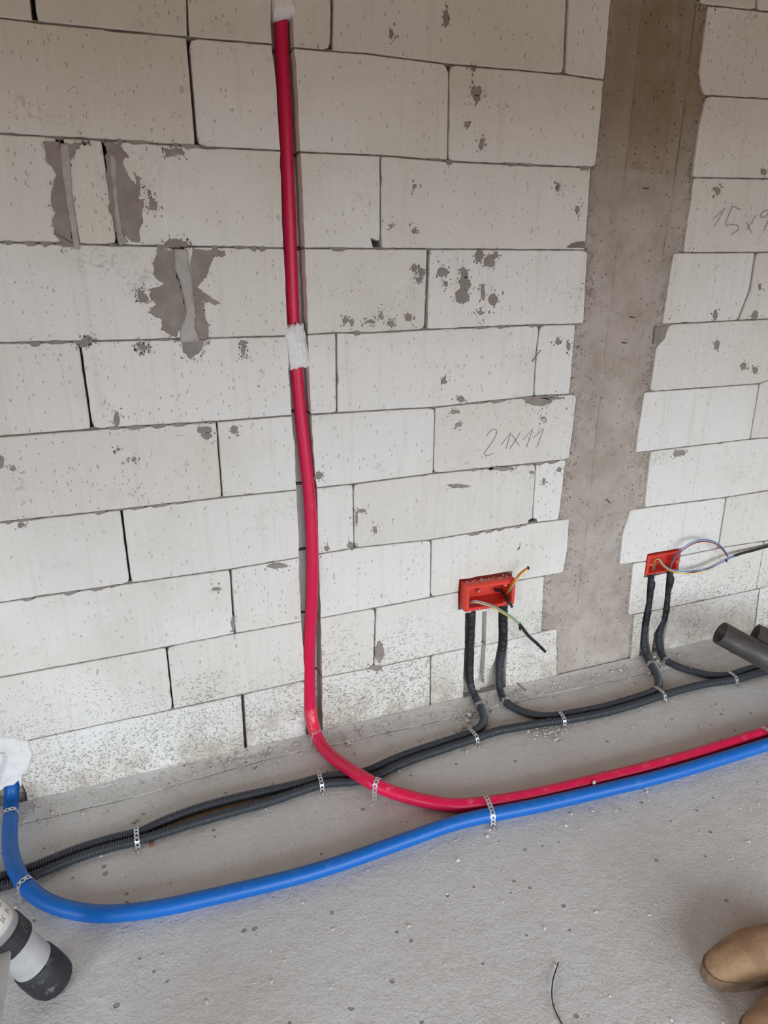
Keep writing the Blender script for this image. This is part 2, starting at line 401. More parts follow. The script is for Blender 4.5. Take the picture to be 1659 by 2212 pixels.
cutters = []     # (object, xmin, xmax, zmin, zmax)
def cutter(front, back, ya, yb):
    """front/back: equally long (x,z) loops; a closed solid between depth ya and yb"""
    bm = bmesh.new(); n = len(front)
    A = sum(front[i][0]*front[(i+1) % n][1]-front[(i+1) % n][0]*front[i][1] for i in range(n))
    if A < 0: front = front[::-1]; back = back[::-1]
    a = [bm.verts.new((x, ya, z)) for x, z in front]; b = [bm.verts.new((x, yb, z)) for x, z in back]
    bm.faces.new(a); bm.faces.new(b[::-1])
    for i in range(n):
        j = (i+1) % n; bm.faces.new((a[j], a[i], b[i], b[j]))
    bmesh.ops.recalc_face_normals(bm, faces=bm.faces)
    o = from_bm('cutter', bm, None); xs = [p[0] for p in front+back]; zs = [p[1] for p in front+back]
    cutters.append((o, min(xs), max(xs), min(zs), max(zs)))
def interp(pts, z):
    pts = sorted(pts)
    if z <= pts[0][0]: return pts[0][1]
    if z >= pts[-1][0]: return pts[-1][1]
    for a, b in zip(pts[:-1], pts[1:]):
        if a[0] <= z <= b[0]: return a[1]+(b[1]-a[1])*(z-a[0])/max(1e-9, b[0]-a[0])
# chase of the red pipe
CD = 0.055
ce_l = [(585, 20), (585, 68), (587, 108), (592, 142), (594, 176), (596, 217), (600, 285), (603, 325), (606, 425), (610, 530), (615, 615), (620, 715), (622, 805), (627, 863), (630, 905), (635, 975), (639, 1050), (643, 1150), (646, 1250), (650, 1350), (656, 1425), (659, 1475), (659, 1525), (660, 1590)]
ce_r = [(632, 20), (634, 68), (636, 108), (640, 136), (643, 190), (645, 230), (647, 285), (649, 325), (654, 425), (658, 530), (662, 615), (665, 700), (668, 805), (671, 857), (673, 900), (679, 1000), (684, 1050), (687, 1150), (690, 1250), (693, 1330), (695, 1400), (696, 1475), (697, 1560), (698, 1590)]
ce_b = [(625, 20), (627, 68), (630, 136), (634, 203), (637, 285), (640, 325), (645, 425), (649, 530), (653, 650), (657, 760), (664, 880), (674, 1000), (681, 1075), (686, 1225), (686, 1350), (684, 1425), (685, 1500), (692, 1580)]
cl = [(W(*p).z, W(*p).x) for p in ce_l]; cr = [(W(*p).z, W(*p).x) for p in ce_r]; cb_ = [(W(*p, CD).z, W(*p, CD).x) for p in ce_b]
zs = [-0.05+i*0.013 for i in range(int(2.7/0.013))]
zs = [z for z in zs if z < 2.66]
fl, fr, bl, br = [], [], [], []
for i, z in enumerate(zs):
    jl = noise.noise(Vector((z*40, 1.5, 0)))*0.0018+noise.noise(Vector((z*13, 7.5, 0)))*0.002; jr = noise.noise(Vector((z*40, 9.5, 0)))*0.0015
    xl, xr = interp(cl, z)+jl, interp(cr, z)+jr
    xb = max(min(interp(cb_, z), xr-0.001), xl+0.03)
    fl.append((xl, z)); fr.append((xr, z)); bl.append((xl+0.004, z)); br.append((xb, z))
def grow(a, b, ya, yb, y):    # extrapolate so that the flank passes the wall face at y=0
    t = (y-yb)/(ya-yb); return [(q[0]+(p[0]-q[0])*t, p[1]) for p, q in zip(a, b)]
FRONT = grow(fr, br, 0.0, CD, -0.02)
cutter(fl[::-1]+FRONT, bl[::-1]+br, -0.02, CD)
# narrow grooves below the two socket boxes
def groove(lpx, rpx, depth, inset=0.003):
    L = [(W(*p).x, W(*p).z) for p in lpx]; Rr = [(W(*p).x, W(*p).z) for p in rpx]
    L = [(q.x, q.y) for q in resample(L, 0.02, False)]; Rr = [(q.x, q.y) for q in resample(Rr, 0.02, False)]
    j = lambda s, q: (q[0]+noise.noise(Vector((q[1]*60, s, 0)))*0.0018, q[1])
    L = [j(3.3, q) for q in L]; Rr = [j(8.8, q) for q in Rr]
    cutter(L+Rr[::-1], [(x+inset, z) for x, z in L]+[(x-inset, z) for x, z in Rr[::-1]], -0.02, depth)
groove([(1004, 1325), (1003, 1400), (1000, 1460), (1000, 1530)], [(1029, 1320), (1026, 1400), (1024, 1460), (1026, 1530)], 0.034)
groove([(1076, 1310), (1076, 1390), (1069, 1425), (1052, 1462), (1038, 1520)], [(1098, 1306), (1098, 1390), (1094, 1440), (1094, 1520)], 0.036)
groove([(1041, 1322), (1039, 1400), (1034, 1458), (1022, 1476), (1020, 1520)], [(1052, 1320), (1050, 1400), (1046, 1462), (1049, 1480), (1050, 1515)], 0.026, 0.002)
groove([(1399, 1240), (1395, 1300), (1386, 1345), (1382, 1385), (1378, 1440)], [(1415, 1236), (1412, 1290), (1403, 1345), (1402, 1385), (1410, 1440)], 0.030)
groove([(1440, 1235), (1434, 1300), (1428, 1340), (1412, 1368), (1402, 1440)], [(1455, 1232), (1449, 1290), (1443, 1340), (1434, 1385), (1440, 1440)], 0.030)
# recesses for the two boxes
BX = dict(y=-0.038)
def px_rect(c, Y):
    P = [W(*p, Y) for p in c]
    return (P[0].x+P[3].x)/2, (P[1].x+P[2].x)/2, (P[2].z+P[3].z)/2, (P[0].z+P[1].z)/2
B1 = px_rect([(1002, 1266), (1116, 1252), (1113, 1305), (1009, 1326)], BX['y'])
B2 = px_rect([(1398, 1202), (1468, 1190), (1469, 1231), (1399, 1245)], -0.005)
for (xa, xb, za, zb), dd in ((B1, 0.035), (B2, 0.05)):
    P = ragged([(xa-0.005, za-0.005), (xb+0.005, za-0.005), (xb+0.005, zb+0.008), (xa-0.005, zb+0.008)], 0.02, 0.003, xa)
    P = [(p.x, p.y) for p in P]; cutter(P, P, -0.02, dd)
# recess around the foot of the blue pipe
P = [(W(x, y).x, W(x, y).z) for x, y in [(-40, 1690), (-5, 1700), (10, 1690), (38, 1682), (44, 1684), (58, 1712), (62, 1760), (70, 1790), (-40, 1800)]]
P = [(p.x, p.y) for p in ragged(P, 0.02, 0.002, 4.0)]
cutter(P, P, -0.02, 0.05)

def apply_cuts(o):
    xs = [v.co.x+o.location.x for v in o.data.vertices]; zs_ = [v.co.z+o.location.z for v in o.data.vertices]
    used = [c for c in cutters if c[1] < max(xs) and c[2] > min(xs) and c[3] < max(zs_) and c[4] > min(zs_)]
    if not used: return
    for c in used:
        md = o.modifiers.new('cut', 'BOOLEAN'); md.operation = 'DIFFERENCE'; md.object = c[0]; md.solver = 'EXACT'
    dg = bpy.context.evaluated_depsgraph_get(); dg.update()
    me = bpy.data.meshes.new_from_object(o.evaluated_get(dg)); 
    old = o.data; o.modifiers.clear(); o.data = me
    if not me.materials: me.materials.append(M['aac'])
    bpy.data.meshes.remove(old)

BLOCKS = {}
def block(zt, zb, left, right, seed, depth=0.1, bump_y=None, corner=None):
    """left/right: lists of (x,z) going downwards"""
    g = 0.0017
    def bed(f, x0, x1, s):
        n = max(2, int((x1-x0)/0.016)); return [(x0+(x1-x0)*i/n, f(x0+(x1-x0)*i/n)+s) for i in range(n+1)]
    lt, lb, rt_, rb = left[0], left[-1], right[0], right[-1]
    bot = bed(zb, lb[0], rb[0], g); top = bed(zt, lt[0], rt_[0], -g)[::-1]
    def side(pts, za, zb_):
        P = resample(pts, 0.016, False); lo, hi = min(za, zb_)+0.006, max(za, zb_)-0.006
        return [(p.x, p.y) for p in P if lo < p.y < hi]
    rs = side(right, rb[1], rt_[1])[::-1]; ls = side(left, lb[1], lt[1])
    rs = [p for p in rs if bot[-1][1]+0.006 < p[1] < top[0][1]-0.006]; ls = [p for p in ls if bot[0][1]+0.006 < p[1] < top[-1][1]-0.006]
    poly = [Vector(p) for p in bot+rs+top+ls]
    ci = {0: 0, len(bot)-1: 1, len(bot)+len(rs): 2, len(bot)+len(rs)+len(top)-1: 3}
    rr = random.Random(seed*13+5); out = []
    cen = Vector(((lt[0]+rt_[0])/2, (lt[1]+lb[1])/2))
    for i, p in enumerate(poly):
        q = Vector((p.x*70, p.y*70, seed*1.7))
        d = Vector((noise.noise(q), noise.noise(q+Vector((20, 3, 7)))))*0.0011
        q2 = q*0.35; e2 = noise.noise(q2+Vector((5, 5, 5)))
        if e2 > 0.48: d += (cen-p).normalized()*(e2-0.48)*0.014
        if i in ci:
            c = rr.choice((0.0005, 0.001, 0.0015, 0.0035))
            if corner and ci[i] in corner: c = corner[ci[i]]
            v = cen-p; d += Vector((math.copysign(c, v.x), math.copysign(c, v.y)))
        out.append(p+d)
    out = [(p.x, p.y) for p in out]
    yo = rr.uniform(-0.0012, 0.0012) if bump_y is None else bump_y
    bm = bmesh.new(); prism_bm(bm, out, yo, depth, 0.0016)
    o = from_bm('block', bm, M['aac'], wall, center=True)
    apply_cuts(o)
    return o
# courses left of the column: head joints given as photo points (top, bottom) and gap
COLL = {-1: [(1318, 0), (1305, 168)], 0: [(1305, 176), (1287, 360)], 1: [(1276, 365), (1266, 510), (1262, 536)], 2: [(1270, 541), (1269, 547), (1261, 697)], 3: [(1243, 704), (1230, 849)],
 4: [(1246, 857), (1230, 989)], 5: [(1222, 997), (1206, 1122)], 6: [(1229, 1129), (1225, 1190), (1217, 1233)], 7: [(1175, 1251), (1170, 1362)], 8: [(1203, 1368), (1204, 1456)]}
COLR = {-1: [(1530, -150), (1512, 8)], 0: [(1530, 16), (1512, 150), (1514, 172), (1522, 199)], 1: [(1525, 212), (1509, 280), (1496, 381)], 2: [(1499, 388), (1491, 456), (1486, 480), (1478, 544)], 3: [(1455, 554), (1445, 619), (1432, 699)],
 4: [(1445, 704), (1434, 733), (1419, 750), (1405, 844)], 5: [(1393, 852), (1380, 930), (1375, 974)], 6: [(1406, 979), (1398, 1052), (1394, 1096)], 7: [(1362, 1106), (1346, 1155), (1339, 1217)],
 8: [(1367, 1223), (1364, 1259), (1357, 1329)], 9: [(1370, 1331), (1364, 1414)]}
JL = {-1: [((71, 0), (75, 42), .009), ((409, -20), (407, 80), .003), ((722, 0), (716, 107), .006), ((1224, 0), (1219, 158), .007)],
 0: [((406, 85), (424, 312), .006), ((971, 140), (968, 345), .003)],
 1: [((128, 300), (165, 530), .014), ((226, 305), (259, 530), .012), ((822, 340), (822, 536), .004)],
 2: [((385, 535), (402, 730), .02), ((926, 540), (920, 712), .008)],
 3: [((172, 742), (198, 925), .005), ((727, 722), (728, 890), .004), ((1166, 706), (1158, 770), (1154, 853), .004)],
 4: [((468, 912), (480, 1073), .004), ((940, 880), (936, 1022), .003)],
 5: [((262, 1103), (282, 1258), .005), ((763, 1048), (765, 1184), .003), ((1158, 1001), (1150, 1130), .003)],
 6: [((498, 1232), (507, 1368), .005), ((932, 1167), (930, 1290), .003)],
 7: [((360, 1400), (374, 1530), .004), ((812, 1316), (808, 1441), .004)],
 8: [((524, 1502), (530, 1605), .008), ((931, 1418), (930, 1525), .004)]}
JR = {-1: [((1640, -160), (1636, 12), .006)], 0: [], 1: [], 2: [], 3: [((1632, 548), (1621, 624), (1595, 690), .007)], 4: [], 5: [((1641, 830), (1621, 949), .005)], 6: [], 7: [((1569, 1075), (1553, 1178), .006)], 8: [((1648, 1188), (1634, 1272), .004)], 9: [((1641, 1273), (1636, 1310), (1630, 1362), .008)]}
def wpt(p): q = W(*p); return (q.x, q.z)
CORN = {(1, 2): {1: 0.022}, (5, 2): {1: 0.012, 0: .004}, (5, 3): {0: 0.012}}
seed = 0
def fit_side(pts, zt, zb):
    """stretch an edge so that it ends on the bed joints"""
    pts = [list(p) for p in pts]
    pts[0][1] = zt(pts[0][0]); pts[-1][1] = zb(pts[-1][0]); return [tuple(p) for p in pts]
for k in range(-4, 9):
    zt, zb = ZL[k], ZL[k+1]
    edges = []
    js = JL.get(k)
    if js is None:
        off = 0.15 if k % 2 else 0.45
        js_w = [([(off-0.6*i, zt(0)), (off-0.6*i, zb(0))], .004) for i in range(-1, 1)]
        right = [(1.23, zt(1)), (1.23, zb(1))]
    else:
        js_w = [([wpt(p) for p in j[:-1]], j[-1]) for j in js]
        right = [wpt(p) for p in COLL[k]]
    js_w.sort(key=lambda j: j[0][0][0])
    # continue the bond to the left, out of view
    x = js_w[0][0][0][0]; extra = []
    for i in range(6):
        x -= 0.6
        if x > RX0: extra.append(([(x, zt(x)), (x, zb(x))], .004))
    js_w = extra[::-1]+js_w
    lefts = [[(RX0+0.002, zt(0)), (RX0+0.002, zb(0))]] + [[(q[0]+g/2, q[1]) for q in pts] for pts, g in js_w]
    rights = [[(q[0]-g/2, q[1]) for q in pts] for pts, g in js_w] + [right]
    for i, (l, r_) in enumerate(zip(lefts, rights)):
        seed += 1
        if r_[0][0] < -1.6: continue
        block(zt, zb, fit_side(l, zt, zb), fit_side(r_, zt, zb), seed, corner=CORN.get((k, i-len(lefts)+len(JL.get(k, []))+1)) if k in JL else None)
bm = bmesh.new(); box_bm(bm, (RX0, 0.0, 0.0), (-1.55, 0.1, RZ1)); 
o = from_bm('block_field', bm, M['aac'], wall); tag(o, kind='stuff')
for k in range(-4, 10):
    zt, zb = ZR[k], ZR[k+1]
    js = JR.get(k)
    left = [wpt(p) for p in COLR[k]] if k in COLR else [(1.50, zt(2)), (1.50, zb(2))]
    js_w = [([wpt(p) for p in j[:-1]], j[-1]) for j in js] if js else []
    x = js_w[-1][0][0][0] if js_w else left[0][0]
    for i in range(3):
        x += 0.6
        if x < 3.4: js_w.append(([(x, zt(x)), (x, zb(x))], .004))
    rights = [[(q[0]-g/2, q[1]) for q in pts] for pts, g in js_w] + [[(3.6, zt(3.6)), (3.6, zb(3.6))]]
    lefts = [left] + [[(q[0]+g/2, q[1]) for q in pts] for pts, g in js_w]
    for l, r_ in zip(lefts, rights):
        seed += 1
        block(zt, zb, fit_side(l, zt, zb), fit_side(r_, zt, zb), seed)
bm = bmesh.new(); box_bm(bm, (3.602, 0.0, 0.0), (RX1, 0.1, RZ1))
o = from_bm('block_field', bm, M['aac'], wall); tag(o, kind='stuff')
# bed joints: mortar lying a little behind the faces
for Z, ks, xa, xb in ((ZL, range(-3, 9), -1.6, 1.24), (ZR, range(-3, 10), 1.56, 3.6)):
    for k in ks:
        bm = bmesh.new(); f = Z[k]
        P = [(xa+(xb-xa)*i/80, f(xa+(xb-xa)*i/80)) for i in range(81)]
        prism_bm(bm, [(x, z-0.0042) for x, z in P]+[(x, z+0.0042) for x, z in P[::-1]], 0.0062, 0.099)
        o = from_bm('bed_joint', bm, M['joint'], wall, center=True); apply_cuts(o)
for c in cutters: 
    me = c[0].data; bpy.data.objects.remove(c[0]); bpy.data.meshes.remove(me)

# concrete column between the two runs of blocks
def col_edges():
    L, Rr = [], []
    for k, pts in COLL.items(): L += [(W(*p).z, W(*p).x) for p in pts]
    for k, pts in COLR.items(): Rr += [(W(*p).z, W(*p).x) for p in pts]
    return L, Rr
cL, cR = col_edges()
ridge1 = [(W(*p).z, W(*p).x) for p in [(1389, 0), (1371, 214), (1353, 367), (1337, 520), (1330, 560), (1323, 649), (1310, 737), (1303, 838), (1295, 889), (1277, 1054), (1270, 1120), (1266, 1160)]]
ridge2 = [(W(*p).z, W(*p).x) for p in [(1503, 43), (1486, 188), (1469, 332), (1448, 462), (1437, 534)]]
bm = bmesh.new(); nz, nx = 560, 100; grid = []
for i in range(nz+1):
    z = 2.62*i/nz; xl, xr = interp(cL, z)-0.035, interp(cR, z)+0.035; row = []
    for j in range(nx+1):
        x = xl+(xr-xl)*j/nx
        rough = max(0, 1-(x-(xl+0.035))/0.035) if x < (xl+xr)/2 else max(0, 1-((xr-0.035)-x)/0.025)*0.8
        rough = min(rough, 1.2)
        y = 0.0055 + noise.noise(Vector((x*9, 0, z*9)))*0.002 + noise.noise(Vector((x*150, 3, z*150)))*0.0062*rough + noise.noise(Vector((x*60, 8, z*60)))*0.005*rough + noise.noise(Vector((x*90, 8, z*90)))*0.0007
        dl = x-(xl+0.035); dr = (xr-0.035)-x
        if -0.004 < dl < 0.0045: y += 0.007*(0.6+noise.noise(Vector((z*60, 1, 2))))
        if -0.004 < dr < 0.004: y += 0.006*(0.5+noise.noise(Vector((z*60, 5, 2))))
        pk = noise.noise(Vector((x*26, 17, z*20))); y += max(0, pk-0.42)*0.016*max(0, noise.noise(Vector((x*140, 2, z*120)))+0.4)
        if z > 1.12 and abs(x-interp(ridge1, z)) < 0.006: y -= 0.0035*(1-abs(x-interp(ridge1, z))/0.006)
        if z <= 1.12 and abs(x-interp(ridge1, z)) < 0.006 and z > 0.3: y -= 0.0025*(1-abs(x-interp(ridge1, z))/0.006)
        if z > 1.4 and abs(x-interp(ridge2, z)) < 0.006: y -= 0.003*(1-abs(x-interp(ridge2, z))/0.006)
        if z > 1.6 and interp(ridge1, z) < x < interp(ridge2, z): y += 0.002
        row.append(bm.verts.new((x, y, z)))
    grid.append(row)
for i in range(nz):
    for j in range(nx):
        bm.faces.new((grid[i][j], grid[i][j+1], grid[i+1][j+1], grid[i+1][j]))
edge = [grid[0][j] for j in range(nx+1)]
# back skin gives the column its thickness
back = [[bm.verts.new((r_[0].co.x, 0.1, r_[0].co.z)), bm.verts.new((r_[-1].co.x, 0.1, r_[-1].co.z))] for r_ in (grid[0], grid[-1])]
bm.faces.new((back[0][1], back[0][0], back[1][0], back[1][1]))
column = from_bm('concrete_column', bm, M['column'], wall, smooth=True)
column['label'] = 'brownish cast concrete column with formwork seams'
for rd, z0_, z1_ in ((ridge1, 0.28, 2.6), (ridge2, 1.38, 2.6)):
    z = z0_; rr = random.Random(int(z0_*100))
    while z < z1_:
        l = min(z1_-z, rr.uniform(0.10, 0.34)); n = max(6, int(l/0.008)); bm = bmesh.new()
        tube_bm(bm, [Vector((interp(rd, z+l*i/n)+noise.noise(Vector((z*9+i*.11, 3, 0)))*0.0012, 0.0035, z+l*i/n)) for i in range(n+1)], lambda i: 0.0004+0.0021*math.sin(math.pi*(i+.4)/(n+.8))**.4*(0.65+0.5*noise.noise(Vector((i*.45, z, 7)))), 6)
        from_bm('formwork_fin', bm, M['column'], column, smooth=True); z += l+rr.uniform(0.003, 0.03)
for (ax, ay), (bx_, by_) in [((1386, 406), (1401, 407)), ((1357, 684), (1372, 686)), ((1342, 740), (1354, 741)), ((1309, 1077), (1318, 1087))]:
    bm = bmesh.new(); tube_bm(bm, [W(ax, ay, 0.012), W(bx_, by_, -0.022)], 0.0016, 8)
    from_bm('nail', bm, M['rust'], column)
# crumbly grout lumps down the column edges
bm = bmesh.new(); rr = random.Random(3)
def lump(bm, c, s, rr, flat=1.0):
    n0 = len(bm.verts); r_ = bmesh.ops.create_icosphere(bm, subdivisions=1, radius=1.0)
    rot = Matrix.Rotation(rr.uniform(0, 6.3), 3, Vector((rr.uniform(-1, 1), rr.uniform(-1, 1), rr.uniform(-1, 1))).normalized())
    sc = Vector((rr.uniform(.6, 1.25), rr.uniform(.6, 1.25), rr.uniform(.6, 1.25)))
    for v in r_['verts']:
        v.co = v.co*rr.uniform(0.75, 1.15); v.co = Vector((v.co.x*sc.x, v.co.y*sc.y, v.co.z*sc.z)); v.co = rot @ v.co
        v.co = Vector((v.co.x, v.co.y, v.co.z*flat))*s + c
for i in range(900):
    z = rr.uniform(0.05, 2.0); left = rr.random() < 0.68
    if left and not (0.25 < z < 1.5): continue
    x = interp(cL, z)+abs(rr.gauss(0, 0.016))+0.002 if left else interp(cR, z)-abs(rr.gauss(0, 0.012))-0.002
    lump(bm, Vector((x, 0.006, z)), rr.uniform(0.0018, 0.0068), rr)
o = from_bm('grout_crumbs', bm, M['column'], wall); tag(o, kind='stuff')

# mortar smears, ridges and splashes on the block faces
def zf(u, v): return (60+.2773*u, 280+.2773*v)
def patch(name, pts, m, thick, seed, amp=0.0025, relief=False, step=0.003, spatter=0):
    P0 = [W(*p) for p in pts]; P = ragged([(p.x, p.z) for p in P0], step, amp, seed)
    bm = bmesh.new(); prism_bm(bm, [(p.x, p.y) for p in P], -thick, 0.004, min(thick*0.5, 0.0006))
    rr = random.Random(seed*3+1); cen = sum(P, Vector((0, 0)))/len(P)
    for i in range(spatter):
        q = P[rr.randrange(len(P))]; d = (q-cen); d = d.normalized() if d.length > 0 else Vector((1, 0))
        q = q+d*abs(rr.gauss(0.003, 0.006))+Vector((rr.gauss(0, 0.003), rr.gauss(0, 0.003))); rad = rr.uniform(0.0006, 0.0024); e_ = rr.uniform(.6, 2.0)
        prism_bm(bm, [(q.x+rad*math.cos(a*1.047)*rr.uniform(.6, 1.3), q.y+e_*rad*math.sin(a*1.047)*rr.uniform(.6, 1.3)) for a in range(6)], -thick*0.85, 0.004)
    return from_bm(name, bm, m, wall, center=True)
PA = [[(150, 95), (235, 110), (300, 400), (340, 860), (400, 910), (260, 880), (215, 820), (205, 680), (185, 560), (190, 440), (235, 360), (150, 240), (135, 180)],
 [(600, 105), (720, 120), (780, 190), (740, 270), (810, 390), (850, 420), (840, 345), (885, 370), (865, 540), (900, 570), (890, 740), (860, 860), (800, 870), (730, 790), (690, 800), (640, 600), (610, 350)],
 [(1000, 930), (1130, 950), (1150, 1100), (1200, 1250), (1230, 1400), (1225, 1480), (1160, 1620), (1040, 1560), (1050, 1500), (930, 1420), (1000, 1370), (970, 1310), (960, 1240), (1070, 1200), (1000, 1170), (980, 1100), (970, 1040), (1010, 980)],
 [(850, 1240), (930, 1290), (940, 1330), (870, 1340)],
 [(1270, 930), (1540, 930), (1550, 980), (1450, 1000), (1400, 1140), (1320, 1220), (1340, 1240), (1490, 1340), (1460, 1370), (1360, 1340), (1370, 1450), (1410, 1540), (1390, 1640), (1320, 1630), (1300, 1400), (1280, 1150)],
 [(1190, 1640), (1390, 1630), (1330, 1740), (1270, 1790), (1230, 1760)],
 [(1050, 880), (1110, 850), (1240, 870), (1255, 912), (1080, 915)],
 [(400, 1655), (450, 1632), (515, 1645), (470, 1695), (410, 1700)],
 [(1050, 140), (1190, 150), (1212, 185), (1080, 210)],
 [(290, 190), (340, 120), (450, 112), (370, 160), (345, 230)],
 [(860, 1680), (915, 1682), (910, 1710), (870, 1715)],
 [(930, 490), (1000, 580), (995, 630), (940, 615), (950, 560)],
 [(1190, 140), (1020, 120)]][:-1]
for i, p in enumerate(PA): patch('mortar_smear', [zf(*q) for q in p], M['smear'], 0.0022, i+1, 0.0055, spatter=45)
def ridge(name, centre, seed, m, sub=0.006):
    """lumpy raised mortar along a line: centre = [(px,py,halfwidth_m,height_m)]"""
    P = [(W(x, y), hw, h) for x, y, hw, h in centre]
    pts = spline([p[0] for p in P], sub); bm = bmesh.new(); n = len(pts); rows = []
    Lc = [0]
    for i in range(1, len(P)): Lc.append(Lc[-1]+(P[i][0]-P[i-1][0]).length)
    for i, p in enumerate(pts):
        s = Lc[-1]*i/(n-1); j = 0
        while j < len(Lc)-2 and Lc[j+1] < s: j += 1
        t = min(1, max(0, (s-Lc[j])/(Lc[j+1]-Lc[j])))
        hw = P[j][1]*(1-t)+P[j+1][1]*t; h = P[j][2]*(1-t)+P[j+1][2]*t
        a = pts[max(0, i-1)]; b = pts[min(n-1, i+1)]; tv = (b-a).normalized(); sd = tv.cross(Vector((0, -1, 0))).normalized()
        row = []
        for k in range(9):
            u = (k/8-0.5)*2; q = p+sd*hw*u*(1+0.25*noise.noise(Vector((s*60, u*2, seed))))
            prof = (1-u*u)**0.5 if abs(u) < 1 else 0
            hh = h*prof*(0.8+0.5*noise.noise(Vector((s*45, u*3, seed+4))))
            row.append(bm.verts.new((q.x, 0.004-hh-(0.004 if 0 < k < 8 else 0), q.z)))
        rows.append(row)
    for i in range(n-1):
        for k in range(8): bm.faces.new((rows[i][k], rows[i][k+1], rows[i+1][k+1], rows[i+1][k]))
    bm.faces.new([r_ for r_ in rows[0]][::-1]); bm.faces.new(rows[-1])
    for i in range(n-1): bm.faces.new((rows[i+1][0], rows[i+1][8], rows[i][8], rows[i][0]))
    bmesh.ops.recalc_face_normals(bm, faces=bm.faces)
    return from_bm(name, bm, m, wall, smooth=True)
def zr(u, v, hw, h): return zf(u, v)+(hw, h)
ridge('mortar_ridge', [zr(285, 110, .010, .004), zr(300, 300, .010, .007), zr(320, 500, .008, .009), zr(355, 750, .008, .009), zr(385, 930, .007, .006)], 1, M['ridge'])
ridge('mortar_ridge', [zr(660, 200, .007, .004), zr(672, 400, .006, .007), zr(690, 600, .006, .008), zr(715, 800, .007, .008), zr(750, 890, .012, .008)], 2, M['ridge'])
ridge('mortar_ridge', [zr(1190, 930, .016, .006), zr(1200, 1050, .019, .011), zr(1235, 1200, .016, .012), zr(1255, 1330, .013, .012), zr(1265, 1450, .013, .012), zr(1250, 1560, .020, .010), zr(1262, 1650, .026, .005)], 3, M['ridge'])
SP = [(1028, 197, 13, 12), (1030, 212, 9, 9), (1022, 150, 5, 7), (1010, 268, 5, 9), (1040, 312, 5, 14), (963, 42, 7, 22), (845, 75, 5, 9), (895, 578, 7, 9), (910, 590, 8, 10), (906, 604, 7, 5), (957, 588, 13, 10), (962, 613, 6, 5),
 (1003, 590, 8, 14), (1005, 612, 15, 16), (1000, 640, 16, 20), (1036, 553, 9, 14), (1058, 565, 13, 14), (1070, 552, 7, 8), (1043, 632, 5, 20), (1065, 648, 10, 14), (1038, 676, 8, 5), (745, 692, 6, 8), (760, 700, 5, 6), (800, 695, 10, 5), (823, 685, 6, 9), (882, 685, 8, 10), (845, 700, 9, 6),
 (305, 750, 8, 6), (1205, 738, 6, 7), (960, 823, 6, 8), (995, 862, 9, 8), (1228, 748, 4, 9), (440, 930, 17, 10), (447, 942, 9, 9), (505, 929, 9, 12), (3, 1000, 7, 14), (29, 1012, 9, 7), (253, 905, 6, 16), (290, 992, 6, 6), (255, 970, 5, 4),
 (1165, 868, 30, 9), (1190, 860, 26, 4), (983, 890, 14, 4), (990, 917, 7, 5), (1173, 902, 6, 4), (688, 1027, 8, 9), (780, 1103, 9, 6), (770, 1120, 4, 14), (990, 1050, 28, 5), (1080, 1012, 40, 5), (600, 1222, 22, 7), (468, 1272, 11, 4), (46, 1134, 10, 6), (705, 1184, 6, 6), (757, 1176, 7, 8),
 (820, 1410, 10, 24), (812, 1442, 14, 8), (504, 1350, 5, 18), (525, 742, 9, 8), (526, 757, 5, 10), (1205, 405, 4, 12), (1247, 452, 5, 9), (895, 405, 5, 6), (895, 500, 5, 7), (845, 490, 4, 4), (1545, 680, 5, 12), (1548, 745, 6, 12), (1605, 790, 7, 7), (1630, 680, 9, 10), (1640, 620, 4, 8), (1630, 800, 6, 10), (1550, 412, 5, 10), (1649, 372, 9, 8), (1175, 1040, 4, 8), (1148, 1020, 6, 4), (1207, 1015, 6, 6), (1463, 980, 8, 6), (1475, 978, 6, 7), (810, 1145, 4, 8)]
rr = random.Random(11)
for i, (px, py, rx, ry) in enumerate(SP):
    n = 9; pts = [(px+rx*math.cos(2*math.pi*k/n)*rr.uniform(.7, 1.15), py+ry*math.sin(2*math.pi*k/n)*rr.uniform(.7, 1.15)) for k in range(n)]
    patch('mortar_splash', pts, M['smear'], 0.0021, 40+i, 0.003, step=0.0025, spatter=12)
# thin smears squeezed out along the bed joints
rr = random.Random(5)
for (k, xa, xb) in [(1, -0.1, 0.2), (1, 0.75, 1.0), (2, -0.2, 0.35), (2, 0.38, 0.52), (3, -0.25, 0.0), (3, 0.08, 0.3), (3, 0.55, 0.8), (4, -0.2, 0.2), (5, 0.9, 1.2), (6, -0.3, -0.1), (6, 0.9, 1.1), (4, 0.9, 1.15), (5, -.3, 0.1), (1, 1.0, 1.2), (3, 0.85, 1.1)]:
    x = xa
    while x < xb:
        l = rr.uniform(0.015, 0.06); z = ZL[k](x)
        if rr.random() < 0.55 and not (0.33 < x < 0.48):
            hh = rr.uniform(0.003, 0.009); pts = [(x, z+0.002), (x+l*.3, z-hh), (x+l*.7, z-hh*rr.uniform(.5, 1)), (x+l, z-0.001), (x+l*.6, z+0.003)]
            P = ragged(pts, 0.006, 0.0015, x*9); bm = bmesh.new(); prism_bm(bm, [(p.x, p.y) for p in P], -0.0021, 0.006, 0.0005)
            from_bm('mortar_smear', bm, M['smear'], wall, center=True)
        x += l
patch('mortar_smear', [(1222, 535), (1235, 525), (1262, 520), (1264, 536)], M['joint'], 0.0018, 77, 0.001)
patch('mortar_smear', [(1414, 706), (1440, 704), (1436, 730), (1422, 738), (1412, 745)], M['smear'], 0.0019, 78, 0.002)
